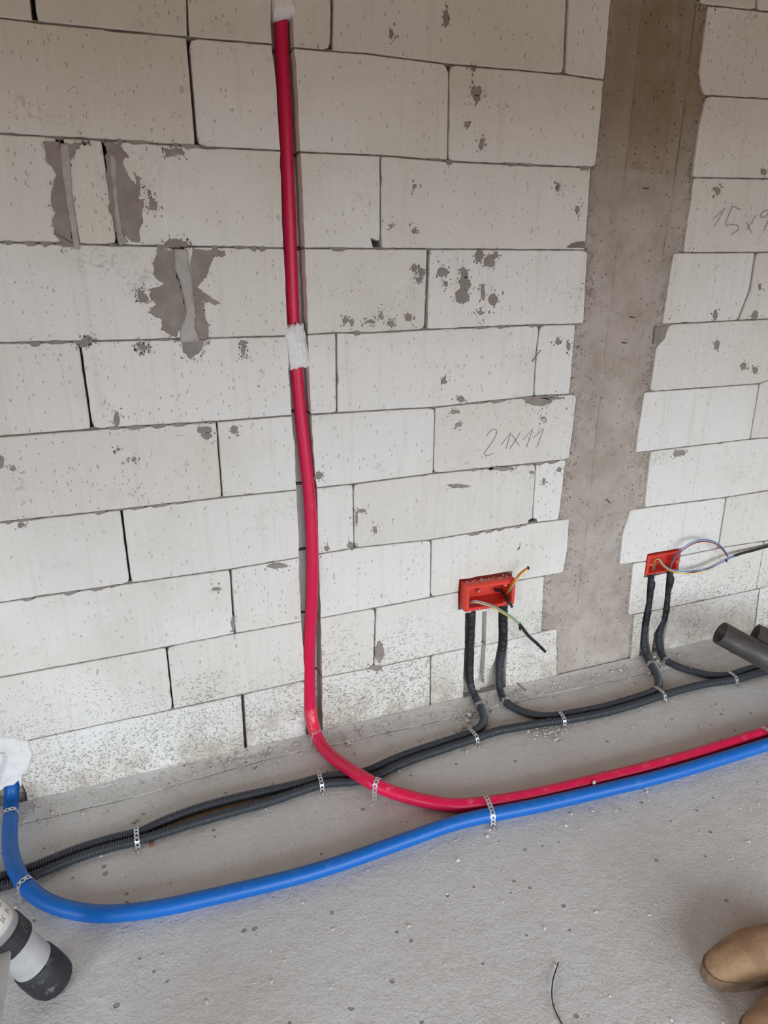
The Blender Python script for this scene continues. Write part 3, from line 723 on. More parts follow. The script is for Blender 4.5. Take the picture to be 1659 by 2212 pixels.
# pencil writing on two blocks
def zE(u, v): return (1100+.2532*u, 560+.2532*v)
def zD(u, v): return (1180+.2887*u, .2887*v)
def c4(u, v): return (800+.5178*u, 500+.5178*v)
S1 = [[c4(*p) for p in [(485, 852), (500, 832), (522, 826), (526, 842), (505, 882), (474, 926), (492, 934), (513, 924)]],
      [c4(*p) for p in [(545, 890), (585, 838), (566, 905)]],
      [zE(*p) for p in [(20, 1495), (85, 1590)]], [zE(*p) for p in [(90, 1480), (45, 1555), (0, 1620)]],
      [zE(*p) for p in [(118, 1540), (198, 1448), (146, 1603)]], [zE(*p) for p in [(203, 1525), (290, 1444), (236, 1602)]]]
S2 = [[zD(*p) for p in [(1245, 1640), (1335, 1555), (1255, 1700)]], [zD(*p) for p in [(1390, 1540), (1455, 1572)]],
      [zD(*p) for p in [(1390, 1540), (1340, 1680), (1385, 1678), (1430, 1690), (1432, 1722), (1380, 1755)]],
      [zD(*p) for p in [(1495, 1660), (1535, 1745)]], [zD(*p) for p in [(1570, 1610), (1495, 1722)]],
      [zD(*p) for p in [(1662, 1572), (1620, 1585), (1600, 1612), (1622, 1632), (1655, 1605), (1672, 1575), (1655, 1660), (1625, 1728)]]]
for strokes, word in ((S1, '21x11'), (S2, '15x9')):
    bm = bmesh.new()
    for s in strokes:
        P = [W(*p) for p in s]
        if len(P) > 3: P = spline(P, 0.004)
        P = [Vector((p.x, -0.0016, p.z)) for p in P]
        tube_bm(bm, P, 0.00075, 5)
    o = from_bm('pencil_writing', bm, M['graphite'], wall); o['label'] = 'pencilled figures '+word

# ------------------------------------------------------------------ floor
bm = bmesh.new(); box_bm(bm, (RX0-T, RY0-T, -0.15), (RX1+T, 0.3, 0.0))
floor = from_bm('floor', bm, M['floor']); tag(floor, 'dusty grey concrete screed floor', 'floor', kind='structure')
seam = [F(*p) for p in [(90, 1770), (250, 1732), (350, 1705), (500, 1662), (650, 1622), (716, 1611), (763, 1601), (833, 1583), (900, 1569), (1000, 1545), (1117, 1516), (1180, 1503), (1341, 1466), (1393, 1455)]]
seam = [Vector((-1.6, seam[0].y, 0))] + seam + [Vector((3.4, seam[-1].y, 0))]
seam = spline(seam, 0.02)
bm = bmesh.new(); top = []
for i, p in enumerate(seam):
    j = noise.noise(Vector((p.x*30, 2, 0)))*0.003
    rows = []
    for k in range(9):
        t = k/8; y = (p.y+j)*(1-t)+0.0*t
        h = 0.0028+0.004*t*t+noise.noise(Vector((p.x*22, y*22, 4)))*0.0022*min(1, t*3) + (noise.noise(Vector((p.x*7, 0, 9)))*0.5+0.5)*0.008*max(0, t-0.6)/0.4
        rows.append(bm.verts.new((p.x, y, h)))
    rows.insert(0, bm.verts.new((p.x, p.y+j-0.0004, -0.002)))
    top.append(rows)
for a, b in zip(top[:-1], top[1:]):
    for k in range(9): bm.faces.new((a[k], b[k], b[k+1], a[k+1]))
from_bm('mortar_strip', bm, M['floor'], floor, smooth=False)['label'] = 'low rough mortar strip along the wall foot'
rr = random.Random(31)
for xa, xb in ((-0.42, -0.1), (-0.05, 0.33), (0.40, 0.49), (0.52, 0.72), (0.74, 0.82), (1.02, 1.22), (1.38, 1.62)):  # dark strips laid on the screed in place of the seam crack's shadow line
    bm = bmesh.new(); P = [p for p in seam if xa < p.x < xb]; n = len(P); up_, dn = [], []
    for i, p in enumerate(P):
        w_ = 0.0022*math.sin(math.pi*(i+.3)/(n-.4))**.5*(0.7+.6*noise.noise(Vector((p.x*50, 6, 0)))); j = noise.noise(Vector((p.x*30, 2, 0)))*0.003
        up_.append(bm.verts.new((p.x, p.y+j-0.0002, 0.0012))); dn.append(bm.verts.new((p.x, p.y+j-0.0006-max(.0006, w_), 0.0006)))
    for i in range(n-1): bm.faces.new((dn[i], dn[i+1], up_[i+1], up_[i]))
    from_bm('crack_shade_strip', bm, M['joint'], floor)
# fine grit, densest at the wall foot
bm = bmesh.new(); rr = random.Random(21)
def tiny(bm, c, s, rr):
    v = [bm.verts.new(c+Vector((rr.uniform(-1, 1), rr.uniform(-1, 1), 0))*s) for _ in range(3)]
    ang = rr.uniform(0, 6.28); v = []
    for k in range(4):
        a = ang+k*1.57+rr.uniform(-.4, .4); v.append(bm.verts.new(c+Vector((math.cos(a), math.sin(a), 0))*s*rr.uniform(.6, 1.2)))
    t = bm.verts.new(c+Vector((rr.uniform(-.3, .3)*s, rr.uniform(-.3, .3)*s, s*rr.uniform(.5, 1.0))))
    for k in range(4): bm.faces.new((v[k], v[(k+1) % 4], t))
for i in range(3600):
    x = rr.uniform(-0.6, 2.6)
    if i < 2100: y = -abs(rr.expovariate(1/0.09)); base = 0.004 if y > -0.09 else 0.0
    else: y = rr.uniform(-1.3, -0.02); base = 0.0
    if y < -1.3: continue
    s = min(0.006, rr.expovariate(1/0.0013)+0.0007)
    tiny(bm, Vector((x, y, base)), s, rr)
for cx_, cy_, n in ((1005, 1545, 120), (1060, 1500, 120), (1190, 1585, 60), (1420, 1440, 90), (1385, 1430, 80), (1000, 1580, 60), (520, 1640, 60), (1160, 1495, 60), (1110, 1495, 80), (1040, 1500, 60)):
    c = F(cx_, cy_)
    for i in range(n):
        q = c+Vector((rr.gauss(0, 0.035), rr.gauss(0, 0.02), 0))
        if q.y > -0.005: continue
        q.z = 0.003; tiny(bm, q, rr.uniform(0.0015, 0.006), rr)
bmesh.ops.delete(bm, geom=[v for v in bm.verts if not v.link_faces], context='VERTS')
o = from_bm('floor_grit', bm, M['chip'], floor); tag(o, kind='stuff')
bm = bmesh.new()
for i in range(5200):
    x = rr.uniform(-0.6, 2.6); dens = 0.5+0.5*noise.noise(Vector((x*6, 1, 1)))
    if rr.random() > dens*1.3: continue
    y = -abs(rr.expovariate(1/0.028))-0.001
    if y < -0.3: continue
    tiny(bm, Vector((x, y, 0.005 if y > -0.03 else 0.0028 if y > -0.085 else 0.0)), min(0.0085, rr.expovariate(1/0.0019)+0.0008), rr)
bmesh.ops.delete(bm, geom=[v for v in bm.verts if not v.link_faces], context='VERTS')
o = from_bm('mortar_dust', bm, M['dust'], floor); tag(o, kind='stuff')

# ------------------------------------------------------------------ pipes
def path(spec):
    out = []
    for s in spec:
        k = s[0]
        out.append(F(s[1], s[2], s[3]) if k == 'f' else W(s[1], s[2], s[3]) if k == 'w' else Vector(s[1:]))
    return out
RP = 0.0182
red_pts = path([('w', 603, -120, .034), ('w', 606, 25, .034), ('w', 610, 150, .034), ('w', 615, 220, .034), ('w', 618, 300, .034), ('w', 623, 425, .033), ('w', 627, 530, .032), ('w', 631, 640, .031), ('w', 634, 710, .029), ('w', 641, 805, .024), ('w', 649, 893, .019), ('w', 661, 1000, .010), ('w', 669, 1075, .004), ('w', 673, 1150, 0.0), ('w', 675, 1225, -.002), ('w', 673, 1300, 0.0), ('w', 669, 1375, .006), ('w', 667, 1430, .010), ('w', 668, 1500, .006), ('w', 672, 1550, -.006), ('f', 684, 1592, .028), ('f', 706, 1625, .0225), ('f', 745, 1655, .032), ('f', 788, 1682, .046), ('f', 822, 1702, .036), ('f', 870, 1718, .021), ('f', 930, 1733, RP), ('f', 990, 1741, RP), ('f', 1049, 1735, RP), ('f', 1111, 1726, RP), ('f', 1214, 1704, RP), ('f', 1318, 1679, RP), ('f', 1421, 1653, RP), ('f', 1525, 1623, RP), ('f', 1628, 1590, RP), ('f', 1740, 1555, RP), ('f', 1900, 1500, RP)])
red_c = smooth_pts(spline(red_pts, 0.012), 10)
bm = bmesh.new(); tube_bm(bm, red_c, lambda i: RP-0.0024*min(1, max(0, (red_c[i].z-0.1)/0.9)), 24)
o = from_bm('red_pipe', bm, M['red'], smooth=True)
red = empty('red_heating_pipe', W(660, 1500, 0.0)); red.location.z = 0
tag(red, 'glossy red sleeved pipe dropping down the wall chase and bending along the floor', 'pipe')
o.name = 'pipe_sleeve'; o.parent = red; o.matrix_parent_inverse = Matrix.Translation(-red.location)
# wrinkled clear film where the pipe leaves the chase
i0 = min(range(len(red_c)), key=lambda i: (red_c[i]-W(672, 1530, 0)).length); seg = red_c[i0:i0+9]
bm = bmesh.new(); fine = spline(seg, 0.003)
tube_bm(bm, fine, lambda i: (lambda k: RP+0.0008+0.0014*max(0, noise.noise(Vector((i*0.55, k*0.9, 3)))))if 0 < i < len(fine)-1 else RP*0.98, 24)
from_bm('wrinkled_film', bm, M['film'], red, smooth=True)
blue_pts = path([('w', 28, 1600, .028), ('w', 27, 1660, .026), ('w', 26, 1700, .02), ('w', 24, 1735, -.002), ('f', 22, 1775, .040), ('f', 20, 1815, .034), ('f', 25, 1855, .044), ('f', 40, 1893, .044), ('f', 66, 1928, .032), ('f', 100, 1950, .022), ('f', 150, 1966, RP), ('f', 200, 1974, RP), ('f', 250, 1974, RP), ('f', 350, 1961, RP), ('f', 450, 1939, RP), ('f', 550, 1916, RP), ('f', 650, 1891, RP), ('f', 750, 1860, RP), ('f', 830, 1831, RP), ('f', 904, 1805, RP), ('f', 955, 1786, RP), ('f', 1007, 1771, RP), ('f', 1059, 1760, RP), ('f', 1111, 1750, RP), ('f', 1214, 1728, RP), ('f', 1318, 1704, RP), ('f', 1421, 1679, RP), ('f', 1525, 1649, RP), ('f', 1628, 1617, RP), ('f', 1740, 1581, RP), ('f', 1900, 1525, RP)])
blue_c = smooth_pts(spline(blue_pts, 0.012), 10)
# keep the two pipes from running into one another
for i, p in enumerate(blue_c):
    q = min(red_c, key=lambda r_: (r_-p).length); d = p-q
    if d.length < 2*RP+0.0005 and p.x > 0.4:
        dd = Vector((d.x, d.y, 0)).normalized()*(2*RP+0.0006); blue_c[i] = Vector((q.x+dd.x, q.y+dd.y, p.z))
blue_c = smooth_pts(blue_c, 3)
blue = empty('blue_water_pipe', Vector((-0.43, -0.02, 0))); tag(blue, 'blue sleeved pipe curving out of the plaster patch and along the floor', 'pipe')
bm = bmesh.new(); tube_bm(bm, blue_c, RP, 24); from_bm('pipe_sleeve', bm, M['blue'], blue, smooth=True)

# ------------------------------------------------------------------ corrugated conduits
RC = 0.0128
A_f = [(-120, 1955), (-50, 1930), (9, 1912), (69, 1893), (150, 1859), (225, 1834), (300, 1815), (350, 1800), (425, 1776), (500, 1755), (575, 1734), (625, 1717), (660, 1705), (696, 1694), (732, 1690), (768, 1688), (817, 1674), (853, 1656), (901, 1637), (949, 1621), (997, 1605), (1031, 1594), (1075, 1579), (1128, 1569), (1170, 1562), (1212, 1557), (1254, 1550), (1300, 1541), (1332, 1533), (1376, 1520), (1419, 1506), (1451, 1496), (1495, 1484), (1538, 1475), (1581, 1469), (1614, 1461), (1646, 1452), (1720, 1434), (1820, 1410)]
B_f = [(-120, 1940), (-50, 1915), (9, 1897), (69, 1877), (150, 1841), (225, 1817), (300, 1799), (350, 1775), (425, 1747), (500, 1726), (575, 1709), (625, 1698), (660, 1690), (696, 1680), (732, 1675), (768, 1673), (805, 1662), (841, 1645), (877, 1631), (925, 1615), (973, 1600), (1005, 1589), (1026, 1580), (1041, 1568), (1046, 1554), (1043, 1537), (1035, 1522)]
C_f = [(1406, 1434), (1418, 1454), (1424, 1471), (1420, 1487), (1404, 1497), (1376, 1507), (1343, 1517), (1300, 1529), (1254, 1539), (1212, 1545), (1187, 1547), (1159, 1545), (1132, 1538), (1107, 1528), (1092, 1516)]
D_f = [(1437, 1426), (1451, 1434), (1477, 1445), (1506, 1452), (1538, 1459), (1577, 1459), (1603, 1450), (1625, 1444), (1646, 1438), (1720, 1420), (1820, 1396)]
def fl_(L, z=RC): return [F(x, y, z) for x, y in L]
B_w = [W(1026, 1503, -.012), W(1016, 1480, 0.006), W(1014, 1450, .014), W(1015, 1410, .015), W(1016, 1369, .015), W(1018, 1320, .013), W(1019, 1300, .012)]
C_w1 = [W(1081, 1497, -.010), W(1078, 1472, 0.004), W(1079, 1436, .014), W(1085, 1403, .016), W(1087, 1369, .016), W(1086, 1318, .014), W(1086, 1295, .012)]
C_w2 = [W(1409, 1236, .014), W(1408, 1249, .014), W(1404, 1276, .014), W(1399, 1312, .013), W(1394, 1348, .012), W(1390, 1375, .008), W(1391, 1398, 0.0), W(1396, 1416, -.012)]
D_w = [W(1448, 1230, .014), W(1447, 1242, .014), W(1445, 1267, .014), W(1440, 1294, .013), W(1435, 1330, .012), W(1425, 1362, .010), W(1422, 1386, .002), W(1428, 1410, -.012)]
CONS = [('A', fl_(A_f), None), ('B', fl_(B_f)+B_w, None), ('C', C_w2+fl_(C_f)+C_w1, None), ('D', D_w+fl_(D_f), None)]
paths = {}
for k, pts, _ in CONS: paths[k] = smooth_pts(spline(pts, 0.008), 6)
def push(a, b):          # lay conduit a beside b
    for i, p in enumerate(paths[a]):
        if p.z > 0.03: continue
        q = min(paths[b], key=lambda r_: (r_-p).length); d = Vector((p.x-q.x, p.y-q.y, 0))
        if d.length < 2*RC+0.001:
            if d.y < 0: d = Vector((d.x*0.2, 0.001+abs(d.y)*0.1, 0))
            paths[a][i] = q+d.normalized()*(2*RC+0.001)
    paths[a] = smooth_pts(paths[a], 4)
for a in 'BCD': push(a, 'A')
CLAB = {'A': 'dark grey corrugated conduit running unbroken along the floor, nearest the room', 'B': 'dark grey corrugated conduit coming from the left and rising to the larger red box',
 'C': 'dark grey corrugated conduit looping along the floor between the two red boxes', 'D': 'dark grey corrugated conduit from the smaller red box towards the dark drain pipes'}
def corrugated(name, P, label):
    root = empty(name, (P[0].x, P[0].y, 0)); tag(root, label, 'conduit', 'corrugated conduits')
    fine = spline(P, 0.00145)
    prof = (RC, RC, RC-0.0028, RC-0.0028)
    bm = bmesh.new(); tube_bm(bm, fine, lambda i: prof[i % 4], 12)
    from_bm('corrugated_hose', bm, M['conduit'], root); return root
roots = {k: corrugated('corrugated_conduit', paths[k], CLAB[k]) for k in 'ABCD'}
def tape(P, root, seed, bulges):
    fine = spline(P, 0.004); n = len(fine); bm = bmesh.new()
    def rad(i):
        s = i/(n-1); b = 0
        for c, w_, h in bulges: b += h*math.exp(-((s-c)/w_)**2)
        base = RC+0.0012+b
        return lambda k: base+0.0016*noise.noise(Vector((i*0.30, math.cos(k*.45)*1.5+seed, math.sin(k*.45)*1.5)))
    tube_bm(bm, fine, rad, 14); from_bm('tape_wrap', bm, M['tape'], root, smooth=True)
def cut(P, za, zb): return [p for p in P if za <= p.z <= zb and p.y > -0.03]
def wall_part(k, xmin, xmax, za, zb):
    P = [p for p in paths[k] if za <= p.z <= zb and p.y > -0.03 and xmin < p.x < xmax]; P.sort(key=lambda p: -p.z); return P
tape(wall_part('B', .8, 1.1, .055, .345), roots['B'], 1, [(0.15, .1, .002), (.85, .08, .001)])
tape(wall_part('C', .9, 1.2, .15, .36), roots['C'], 2, [(.1, .1, .0015), (.6, .07, .0022), (.85, .05, .001)])
tape(wall_part('C', 1.4, 1.75, .13, .345), roots['C'], 3, [(.25, .1, .0025), (.75, .1, .0018)])
tape(wall_part('D', 1.5, 1.9, .13, .35), roots['D'], 4, [(.2, .12, .003), (.75, .1, .002)])

# ------------------------------------------------------------------ perforated fixing straps
def strap(c, tdir, half, h, label, ends=(0.02, 0.02), width=0.0125, lift=0.0):
    """arched perforated band across a pipe run: c = point on floor below the run's middle, tdir = run direction, half = half width of the run, h = height of its top"""
    tdir = Vector((tdir.x, tdir.y, 0)).normalized(); side = Vector((-tdir.y, tdir.x, 0))
    prof = []
    prof.append((-half-ends[0], 0.0016)); prof.append((-half-0.006, 0.0016))
    n = 18
    for i in range(n+1):
        a = math.pi*(1-i/n); e = 0.55
        cx_ = math.copysign(abs(math.cos(a))**e, math.cos(a)); sy = abs(math.sin(a))**e
        prof.append((cx_*(half+0.0016), 0.002+sy*(h+0.0006)))
    prof.append((half+0.006, 0.0016)); prof.append((half+ends[1], 0.0016))
    P = [Vector((s, z, 0)) for s, z in prof]
    L = [0]
    for i in range(1, len(P)): L.append(L[-1]+(P[i]-P[i-1]).length)
    def at(s):
        s = max(0, min(L[-1], s)); j = 0
        while j < len(L)-2 and L[j+1] < s: j += 1
        q = P[j].lerp(P[j+1], (s-L[j])/max(1e-9, L[j+1]-L[j])); return q
    def pt(s, t):
        q = at(s); v = c + side*q.x + tdir*t; return Vector((v.x, v.y, q.y+lift))
    cells = max(4, int(L[-1]/0.0115)); cl_ = L[-1]/cells; bm = bmesh.new(); hw = width/2; rh = 0.0031
    cols = {}
    def V_(s, t):
        k = (round(s, 6), round(t, 6))
        if k not in cols: cols[k] = bm.verts.new(pt(s, t))
        return cols[k]
    for i in range(cells):
        s0, s1 = i*cl_, (i+1)*cl_; sm = (s0+s1)/2
        waist = hw*0.78
        ring = [(s0, -waist), (sm-cl_*.25, -hw), (sm+cl_*.25, -hw), (s1, -waist), (s1, 0), (s1, waist), (sm+cl_*.25, hw), (sm-cl_*.25, hw), (s0, waist), (s0, 0)]
        hole = [(sm-rh*1.0, -rh*.45), (sm-rh*.45, -rh), (sm+rh*.45, -rh), (sm+rh*.9, -rh*.6), (sm+rh, 0), (sm+rh*.9, rh*.6), (sm+rh*.45, rh), (sm-rh*.45, rh), (sm-rh*.9, rh*.5), (sm-rh, 0)]
        Rv = [V_(*q) for q in ring]; Hv = [bm.verts.new(pt(*q)) for q in hole]
        for k in range(10):
            try: bm.faces.new((Rv[k], Rv[(k+1) % 10], Hv[(k+1) % 10], Hv[k]))
            except ValueError: pass
    root = empty('fixing_strap', (c.x, c.y, 0)); tag(root, label, 'strap', 'perforated fixing straps')
    o = from_bm('perforated_band', bm, M['steel'], root); md = o.modifiers.new('sheet', 'SOLIDIFY'); md.thickness = 0.0008; md.offset = 1
    for sgn in (-1, 1):
        e_ = ends[0] if sgn < 0 else ends[1]
        if e_ < 0.012: continue
        q = c+side*sgn*(half+e_*0.62)
        bm = bmesh.new(); r_ = bmesh.ops.create_uvsphere(bm, u_segments=10, v_segments=6, radius=0.0042)
        for v in r_['verts']: v.co = Vector((q.x+v.co.x, q.y+v.co.y, 0.0024+lift+v.co.z*0.5))
        from_bm('screw', bm, M['screw'], root, smooth=True)
def near(P, px, py, z=0.02):
    t = F(px, py, z); i = min(range(len(P)), key=lambda i: (Vector((P[i].x, P[i].y))-Vector((t.x, t.y))).length)
    i = max(1, min(len(P)-2, i)); return P[i], (P[i+1]-P[i-1]).normalized()
def strap1(P, px, py, r, label, ends=(.02, .02), w_=0.0125):
    c, t = near(P, px, py, r); strap(Vector((c.x, c.y, 0)), t, r, c.z+r, label, ends, w_)
def strap2(P, Q, px, py, r, label, ends=(.02, .02), w_=0.0125):
    a, t = near(P, px, py, r); j = min(range(len(Q)), key=lambda i: (Q[i]-a).length); b = Q[j]
    strap(Vector(((a.x+b.x)/2, (a.y+b.y)/2, 0)), t, (a-b).length/2+r, max(a.z, b.z)+r, label, ends, w_)
pA, pB, pC, pD = (paths[k] for k in 'ABCD')
strap1(red_c, 686, 1600, RP, 'perforated steel strap over the red pipe where it leaves the wall', (.012, .02))
strap1(red_c, 822, 1704, RP, 'perforated steel strap over the red pipe just past the conduit crossing', (.004, .016), .014)
strap2(red_c, blue_c, 1050, 1738, RP, 'long perforated steel strap where the red and blue pipes meet', (.02, .006), .014)
strap2(red_c, blue_c, 1648, 1584, RP, 'perforated steel strap over the red and blue pipes at the right picture edge', (.02, .008), .014)
strap1(blue_c, 21, 1772, RP, 'perforated steel strap over the blue pipe right below the plaster patch', (.02, .012))
strap1(blue_c, 64, 1927, RP, 'perforated steel strap over the blue pipe near the ladder', (.018, .01))
strap2(pA, pB, 302, 1813, RC, 'perforated steel strap over the two conduits at the far left of the floor run', (.022, .012))
strap2(pA, pB, 696, 1694, RC, 'dust-caked perforated strap over the two conduits just before the red pipe', (.018, .012))
strap2(pA, pB, 1029, 1594, RC, 'perforated strap over the two conduits below the left leg of the larger red box', (.018, .014))
strap2(pA, pC, 1214, 1556, RC, 'perforated strap over the two conduits right of the larger red box', (.02, .01))
strap2(pA, pC, 1432, 1502, RC, 'perforated strap over the two conduits below the smaller red box', (.02, .01))
strap2(pA, pD, 1588, 1468, RC, 'perforated strap over the two conduits beside the dark drain pipe', (.022, .01))
strap1(pB, 1037, 1526, RC, 'perforated strap holding the left conduit leg under the larger red box', (.014, .016))
strap1(pC, 1092, 1515, RC, 'perforated strap holding the right conduit leg under the larger red box', (.014, .016))
strap1(pC, 1405, 1436, RC, 'perforated strap holding the left conduit leg under the smaller red box', (.014, .016))
strap1(pD, 1440, 1428, RC, 'perforated strap holding the right conduit leg under the smaller red box', (.014, .016))

# ------------------------------------------------------------------ socket boxes
def rrect(x0, x1, z0, z1, r, n=5):
    out = []
    for cx_, cz_, a0 in ((x1-r, z0+r, -90), (x1-r, z1-r, 0), (x0+r, z1-r, 90), (x0+r, z0+r, 180)):
        for k in range(n+1):
            a = math.radians(a0+90*k/n); out.append((cx_+r*math.cos(a), cz_+r*math.sin(a)))
    return out
def socket_box(name, rect, yf, yb, lip, label, screws, rz=0.0, rough=0.0):
    x0, x1, z0, z1 = rect; root = empty(name, ((x0+x1)/2, yf, z0)); tag(root, label, 'socket box', 'red socket boxes in the wall')
    bm = bmesh.new(); loops = []
    # outer back -> outer front -> rim -> inner front -> inner back (an open tray with wall thickness)
    def loop(dx, y, r):
        P = rrect(x0+dx, x1-dx, z0+dx, z1-dx, r)
        sh = lambda x: (x-(x0+x1)/2)*rz
        return [bm.verts.new((x, y+(noise.noise(Vector((x*90, z*90, 1)))*rough), z+sh(x))) for x, z in P]
    seq = [(0.0035, yb, .005), (0.0, yf+0.012, .006), (0.0012, yf+0.004, .006), (0.005, yf, .006), (lip, yf, .004), (lip+0.0015, yf+0.003, .004), (lip+0.003, yb-0.003, .004)]
    for s in seq: loops.append(loop(*s))
    for a, b in zip(loops[:-1], loops[1:]):
        n = len(a)
        for i in range(n): bm.faces.new((a[i], a[(i+1) % n], b[(i+1) % n], b[i]))
    bm.faces.new(loops[0]); bm.faces.new(loops[-1][::-1])
    bmesh.ops.recalc_face_normals(bm, faces=bm.faces)
    from_bm('box_shell', bm, M['box'], root)
    for px, py in screws:
        q = W(px, py, yf+0.001)
        bm = bmesh.new(); box_bm(bm, (q.x-0.006, yf+0.0005, q.z-0.0055), (q.x+0.006, yf+0.02, q.z+0.0055))
        bmesh.ops.bevel(bm, geom=bm.edges[:], offset=0.0012, segments=1, affect='EDGES')
        tb = from_bm('screw_lug', bm, M['box'], root)
        bm = bmesh.new(); bmesh.ops.create_cone(bm, cap_ends=True, segments=12, radius1=0.0028, radius2=0.0028, depth=0.002)
        for v in bm.verts: v.co = Vector((q.x+v.co.x, yf-0.0003+v.co.z, q.z+v.co.y))
        s = from_bm('screw', bm, M['screw'], tb)
    return root
socket_box('socket_box', B1, BX['y'], 0.03, 0.013, 'larger orange-red plastic socket box jutting out of the wall beside the empty groove', [(1034.6, 1277), (1091.6, 1264), (1035, 1315), (1090.8, 1302)], rz=-0.03)
socket_box('socket_box', B2, -0.005, 0.045, 0.008, 'smaller red plastic socket box set flush in the wall right of the column', [(1406, 1220), (1462.5, 1213)], rz=0.0, rough=0.0)
# crumbs on top of the larger box
bm = bmesh.new(); rr = random.Random(9)
for i in range(60): lump(bm, Vector((rr.uniform(B1[0]+.01, B1[1]-.02), rr.uniform(-.03, -.004), B1[3]+0.001+rr.uniform(-.002, .002))), rr.uniform(.0012, .003), rr, .6)
o = from_bm('mortar_crumbs', bm, M['dust']); tag(o, 'loose mortar dust lying on top of the larger red box', 'dust', kind='stuff')

# ------------------------------------------------------------------ cables
def bundle(name, label, pts, wires, taped=None, blob=None, r=0.0017, spread=0.0032, loc=None):
    root = empty(name, loc or pts[0]); tag(root, label, 'cable', 'loose cable ends')
    if wires:
        base = spline(pts, 0.004); Tn, Nn = frames(base); n = len(base)
        for j, cname in enumerate(wires):
            a0 = 2*math.pi*j/len(wires); P = []
            for i, p in enumerate(base):
                s = i/(n-1); a = a0+s*3.0; k = spread*(0.6+0.7*math.sin(math.pi*s))
                b = Tn[i].cross(Nn[i]); P.append(p+(Nn[i]*math.cos(a)+b*math.sin(a))*k)
            bm = bmesh.new(); tube_bm(bm, P, r, 8); from_bm('wire', bm, WIRE[cname], root, smooth=True)
    if taped:
        fine = spline(taped, 0.004); n = len(fine); bm = bmesh.new()
        tube_bm(bm, fine, lambda i: (lambda k: (0.0052 if i < n-3 else 0.0044)*(1+0.22*noise.noise(Vector((i*.6, k*.9, 5))))), 10)
        from_bm('tape_wrap', bm, M['tape'], root, smooth=True)
    if blob:
        bm = bmesh.new(); lump(bm, blob, 0.0065, random.Random(4)); bmesh.ops.subdivide_edges(bm, edges=bm.edges[:], cuts=1, smooth=0.5)
        from_bm('tape_end', bm, M['tape'], root, smooth=True)
    return root
bundle('cable_end', 'short orange, yellow and blue wires sticking up from the larger red box', [W(1094, 1292, .012), W(1097, 1281, -.01), W(1104, 1268, -.04), W(1113, 1254, -.05), W(1124, 1240, -.055), W(1139, 1228, -.06)], ['orange', 'yellow', 'blue', 'brown'], None, W(1141, 1227, -.06), loc=W(1094, 1292, .012))
bundle('cable_end', 'coloured wires hanging from the larger red box into a black taped tail', [W(1017, 1312, .012), W(1018, 1302, -.03), W(1030, 1300, -.05), W(1050, 1305, -.058), W(1075, 1316, -.062), W(1096, 1328, -.066), W(1112, 1339, -.068), W(1124, 1350, -.07)], ['lilac', 'yellow', 'blue', 'brown', 'green'], [W(1121, 1347, -.07), W(1128, 1356, -.07), W(1142, 1374, -.068), W(1160, 1390, -.064), W(1178, 1408, -.06)], W(1123, 1358, -.07))
bundle('cable_end', 'stubby black cable end lying in the mouth of the larger red box', [W(1074, 1274, .01)], [], [W(1070, 1275, .015), W(1080, 1275, .0), W(1089, 1284, -.02), W(1098, 1298, -.045), W(1107, 1312, -.06)], W(1090, 1294, -.006))
bundle('cable_end', 'coloured wire loop from the smaller red box with a black taped tail along the wall', [W(1408, 1236, .02), W(1413, 1222, .0), W(1421, 1208, -.014), W(1431, 1220, -.022), W(1447, 1231, -.03), W(1470, 1236, -.04), W(1500, 1235, -.045), W(1530, 1228, -.045), W(1555, 1215, -.04), W(1575, 1205, -.035), W(1592, 1199, -.03)], ['blue', 'yellow', 'brown', 'grey'], [W(1585, 1201, -.032), W(1603, 1195, -.028), W(1630, 1188, -.022), W(1655, 1181, -.016), W(1700, 1170, -.012)], W(1569, 1211, -.042), spread=0.0035)
bundle('cable_end', 'thin arch of blue and brown wires above the smaller red box loop', [W(1447, 1235, .02), W(1449, 1220, .0), W(1457, 1205, -.02), W(1473, 1189, -.04), W(1495, 1174, -.05), W(1520, 1168, -.052), W(1545, 1173, -.05), W(1562, 1187, -.045), W(1572, 1201, -.038)], ['blue', 'brown', 'grey'], None, None, spread=0.003)

